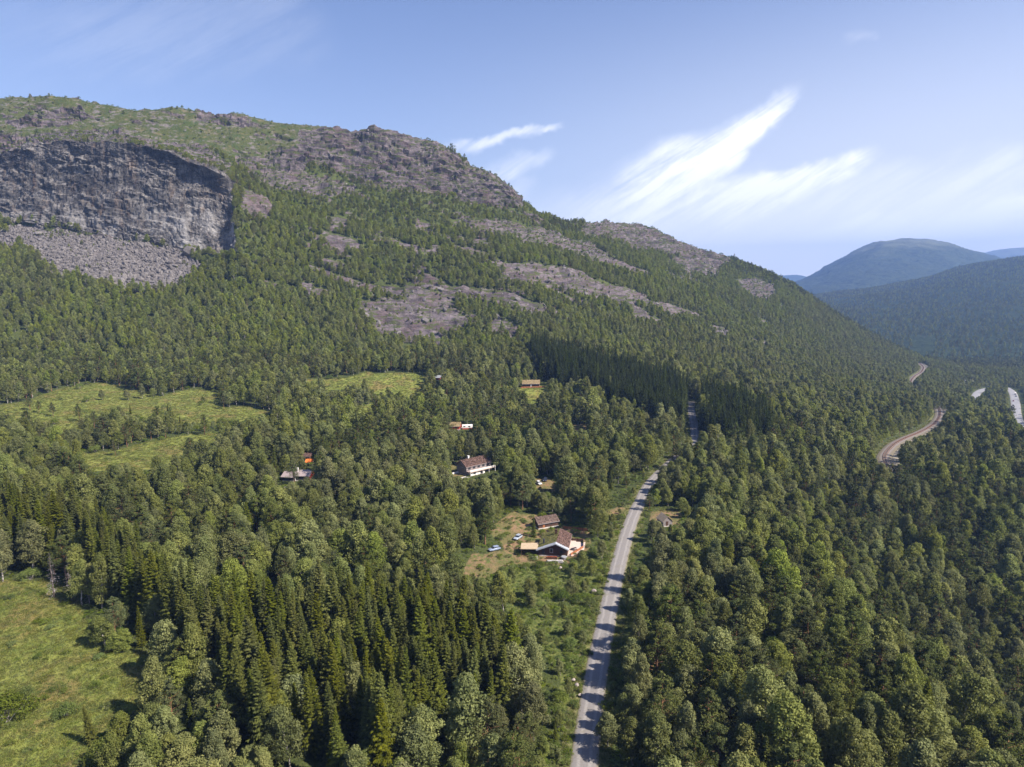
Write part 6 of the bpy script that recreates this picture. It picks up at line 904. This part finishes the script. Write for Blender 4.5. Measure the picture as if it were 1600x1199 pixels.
# --- houses far down the valley
for x,y,z,rz,lab,wl,rl,L_,W_ in ((699,1078,-69.4,75,'red roofed house far down the valley between railway and highway','white','red',13,5),(716,1050,-71.2,95,'white roofed house beside the red roofed one','white','white',12,4.6),(690,1102,-68.6,60,'small pale house behind the red roofed one','white','white',8,3.6)):
    h=empty('valley_house',(x,y,z),R(rz)); tag(h,lab,'house','houses far down the valley'); house_body(h,-W_,W_,0,L_,3.2,3.2,6.2,MT[wl],MT[rl],MT[rl],th=.2)
    for c in (2.5,5.5): window(h,'L',-W_,W_,L_,c,1.2,1.4,1.3,MT['dark'])
# --- vehicles
def car(x,y,z,rz,label,pm_,group=None,tall=0.0):
    r=empty('parked_car',(x,y,z),rz); tag(r,label,'car',group)
    b=MB(); st=[(-2.15,.55,.78,.80),(-1.95,.38,.90,.86),(-1.0,.30,.95,.88),(.0,.30,.96,.88),(1.1,.30,.92,.88),(1.9,.36,.80,.84),(2.2,.48,.62,.74)]
    V=[];Fs=[]
    for yy_,z0,z1,hw in st: V+=[(-hw,yy_,z0),(hw,yy_,z0),(hw*1.02,yy_,(z0+z1)/2),(hw*.93,yy_,z1),(-hw*.93,yy_,z1),(-hw*1.02,yy_,(z0+z1)/2)]
    for i in range(len(st)-1):
        for k in range(6): Fs.append((i*6+k,i*6+(k+1)%6,(i+1)*6+(k+1)%6,(i+1)*6+k))
    Fs+=[(5,4,3,2,1,0),tuple(range(len(V)-6,len(V)))]; b.add(V,Fs).build('body',pm_,r,.04,True)
    def loft(s,nm,mt):
        V=[];Fs=[]
        for yy_,zz,hw in s: V+=[(-hw,yy_,zz),(hw,yy_,zz)]
        n_=len(s); Fs=[(2*i,2*i+1,2*i+3,2*i+2) for i in range(n_-1)]+[tuple(range(0,2*n_,2))[::-1],tuple(range(1,2*n_,2)),(0,2*n_-2,2*n_-1,1)]
        MB().add(V,Fs).build(nm,mt,r,.03)
    loft([(-1.95,.90,.80),(-1.55,1.36+tall,.66),(.25,1.40+tall,.66),(1.05,.93,.78)],'windows',MT['glass'])
    loft([(-1.62,1.365+tall,.64),(-1.3,1.45+tall,.60),(.1,1.47+tall,.60),(.36,1.37+tall,.64)],'roof',pm_)
    for a in (-1,1):
        for yy_ in (-1.35,1.35): MB().cyl((a*.70,yy_,.32),(a*.88,yy_,.32),.32,14).build('wheel',MT['black'],r)
        MB().box(a*.55-.14,a*.55+.14,2.12,2.19,.58,.70).build('headlight',MT['white'],r); MB().box(a*.62-.12,a*.62+.12,-2.17,-2.10,.66,.78).build('tail_light',MT['red'],r)
car(11.4,306.2,1.72,R(200),'white car parked in the small gravel yard below the lodge',paint('white_car_paint',(.78,.78,.80)))
car(14.7,311.6,1.72,R(170),'dark blue car parked behind the white car',paint('dark_car_paint',(.02,.025,.05)))
car(1.0,240.4,.62,R(150),'silver car parked on the grass left of the brown hut',paint('silver_paint',(.45,.50,.58),.3,.3))
car(-7.4,229.2,.82,R(120),'blue-grey car half hidden by a bush at the left edge of the yard',paint('blue_grey_paint',(.28,.34,.48),.3,.2))
hwz=lambda x,y: float(highway[np.argmin(np.hypot(highway[:,0]-x,highway[:,1]-y)),2])+.08
def on_highway(frac,off,flip=0):
    i=int(frac*(len(highway)-2)); p=highway[i]; d=highway[i+1]-highway[i]; d/=np.linalg.norm(d[:2]); return p[0]+d[1]*off,p[1]-d[0]*off,p[2]+.08,math.atan2(-d[0],d[1])+flip
x,y,z,a=on_highway(.47,-2); car(x,y,z,a,'red car driving on the highway, nearer of the two cars',paint('red_car_paint',(.25,.03,.03)),'cars on the highway')
x,y,z,a=on_highway(.545,2,math.pi); car(x,y,z,a,'black car driving on the highway beside the white van',paint('black_car_paint',(.015,.015,.018)),'cars on the highway')
x,y,z,a=on_highway(.58,2,math.pi); r=empty('delivery_van',(x,y,z),a); tag(r,'white box van driving on the highway behind the black car','van')
MB().box(-1.1,1.1,-3,1.4,.7,3.0).build('cargo_box',MT['white'],r,.06); MB().prism([(-1.0,.5),(1.0,.5),(1.0,1.5),(.85,2.3),(-.85,2.3),(-1.0,1.5)],1.42,3.0).build('cab',MT['white'],r,.1); MB().box(-.85,.85,3.0,3.03,1.4,2.1).build('windscreen',MT['glass'],r)
for sx_ in (-1,1):
    for yy_ in (-2.1,2.0): MB().cyl((sx_*.8,yy_,.42),(sx_*1.06,yy_,.42),.42,14).build('wheel',MT['black'],r)
# --- boulders
for c_,s_,sz,lab,sd in ((300,9.86,9.5,'huge angular boulder with a mossy top at the right end of the scree',1),(182,9.08,8.5,'long pale slab of rock at the foot of the scree',2),(262,9.3,5,'grey boulder at the lower edge of the scree',3),(60,9.75,5,'grey boulder at the left end of the scree',4)):
    p=ground_at(c_,s_); me=rock_mesh('boulder',sd,4,7); o=link('boulder',me,ROCKM); o.location=(p[0],p[1],p[2]+sz*.22); o.scale=(sz*1.1,sz*.8,sz*.85) if sd!=2 else (sz*1.4,sz*.7,sz*.35); o.rotation_euler=(0,.12,sd*1.1); tag(o,lab,'boulder')
PKR=plain('pinkish_rock',(.24,.20,.185),(.38,.33,.31),1.5,.9,.2,bs=.7)
for x,y,z,sz,lab,sd in ((13.6,146.5,.2,.95,'pinkish boulder on the left verge of the gravel road',5),(12.9,149.5,.15,.6,'smaller pinkish rock behind the roadside boulder',6),(13.9,143.4,.1,.55,'small pale rock in front of the roadside boulder',7),(14.6,213.6,.2,1.0,'pale rock in the bushes below the brown cabin',8),(23.5,196,.3,.8,'white rock in the cleared strip left of the road',9),(-99.8,289.5,7.1,1.0,'pale boulder on the grass in front of the red cabin',10)):
    me=rock_mesh('boulder',sd,3,6); o=link('boulder',me,PKR); o.location=(x,y,z+sz*.2); o.scale=(sz,sz*.8,sz*.9); o.rotation_euler=(0,0,sd); tag(o,lab,'boulder')
# ================================================================ air
hx=MB().box(-2600,8600,-300,12800,-160,760); m_=bpy.data.materials.new('haze'); m_.use_nodes=True; n=NT(m_.node_tree); m_.node_tree.nodes.clear()
pv=n.n('ShaderNodeVolumePrincipled'); pv.inputs['Color'].default_value=(.27,.46,.96,1); pv.inputs['Density'].default_value=HAZE; pv.inputs['Anisotropy'].default_value=.1
o_=n.n('ShaderNodeOutputMaterial'); n.t.links.new(pv.outputs[0],o_.inputs['Volume'])
tag(hx.build('haze',m_),'thin bluish summer haze filling the valley','haze',kind='stuff')
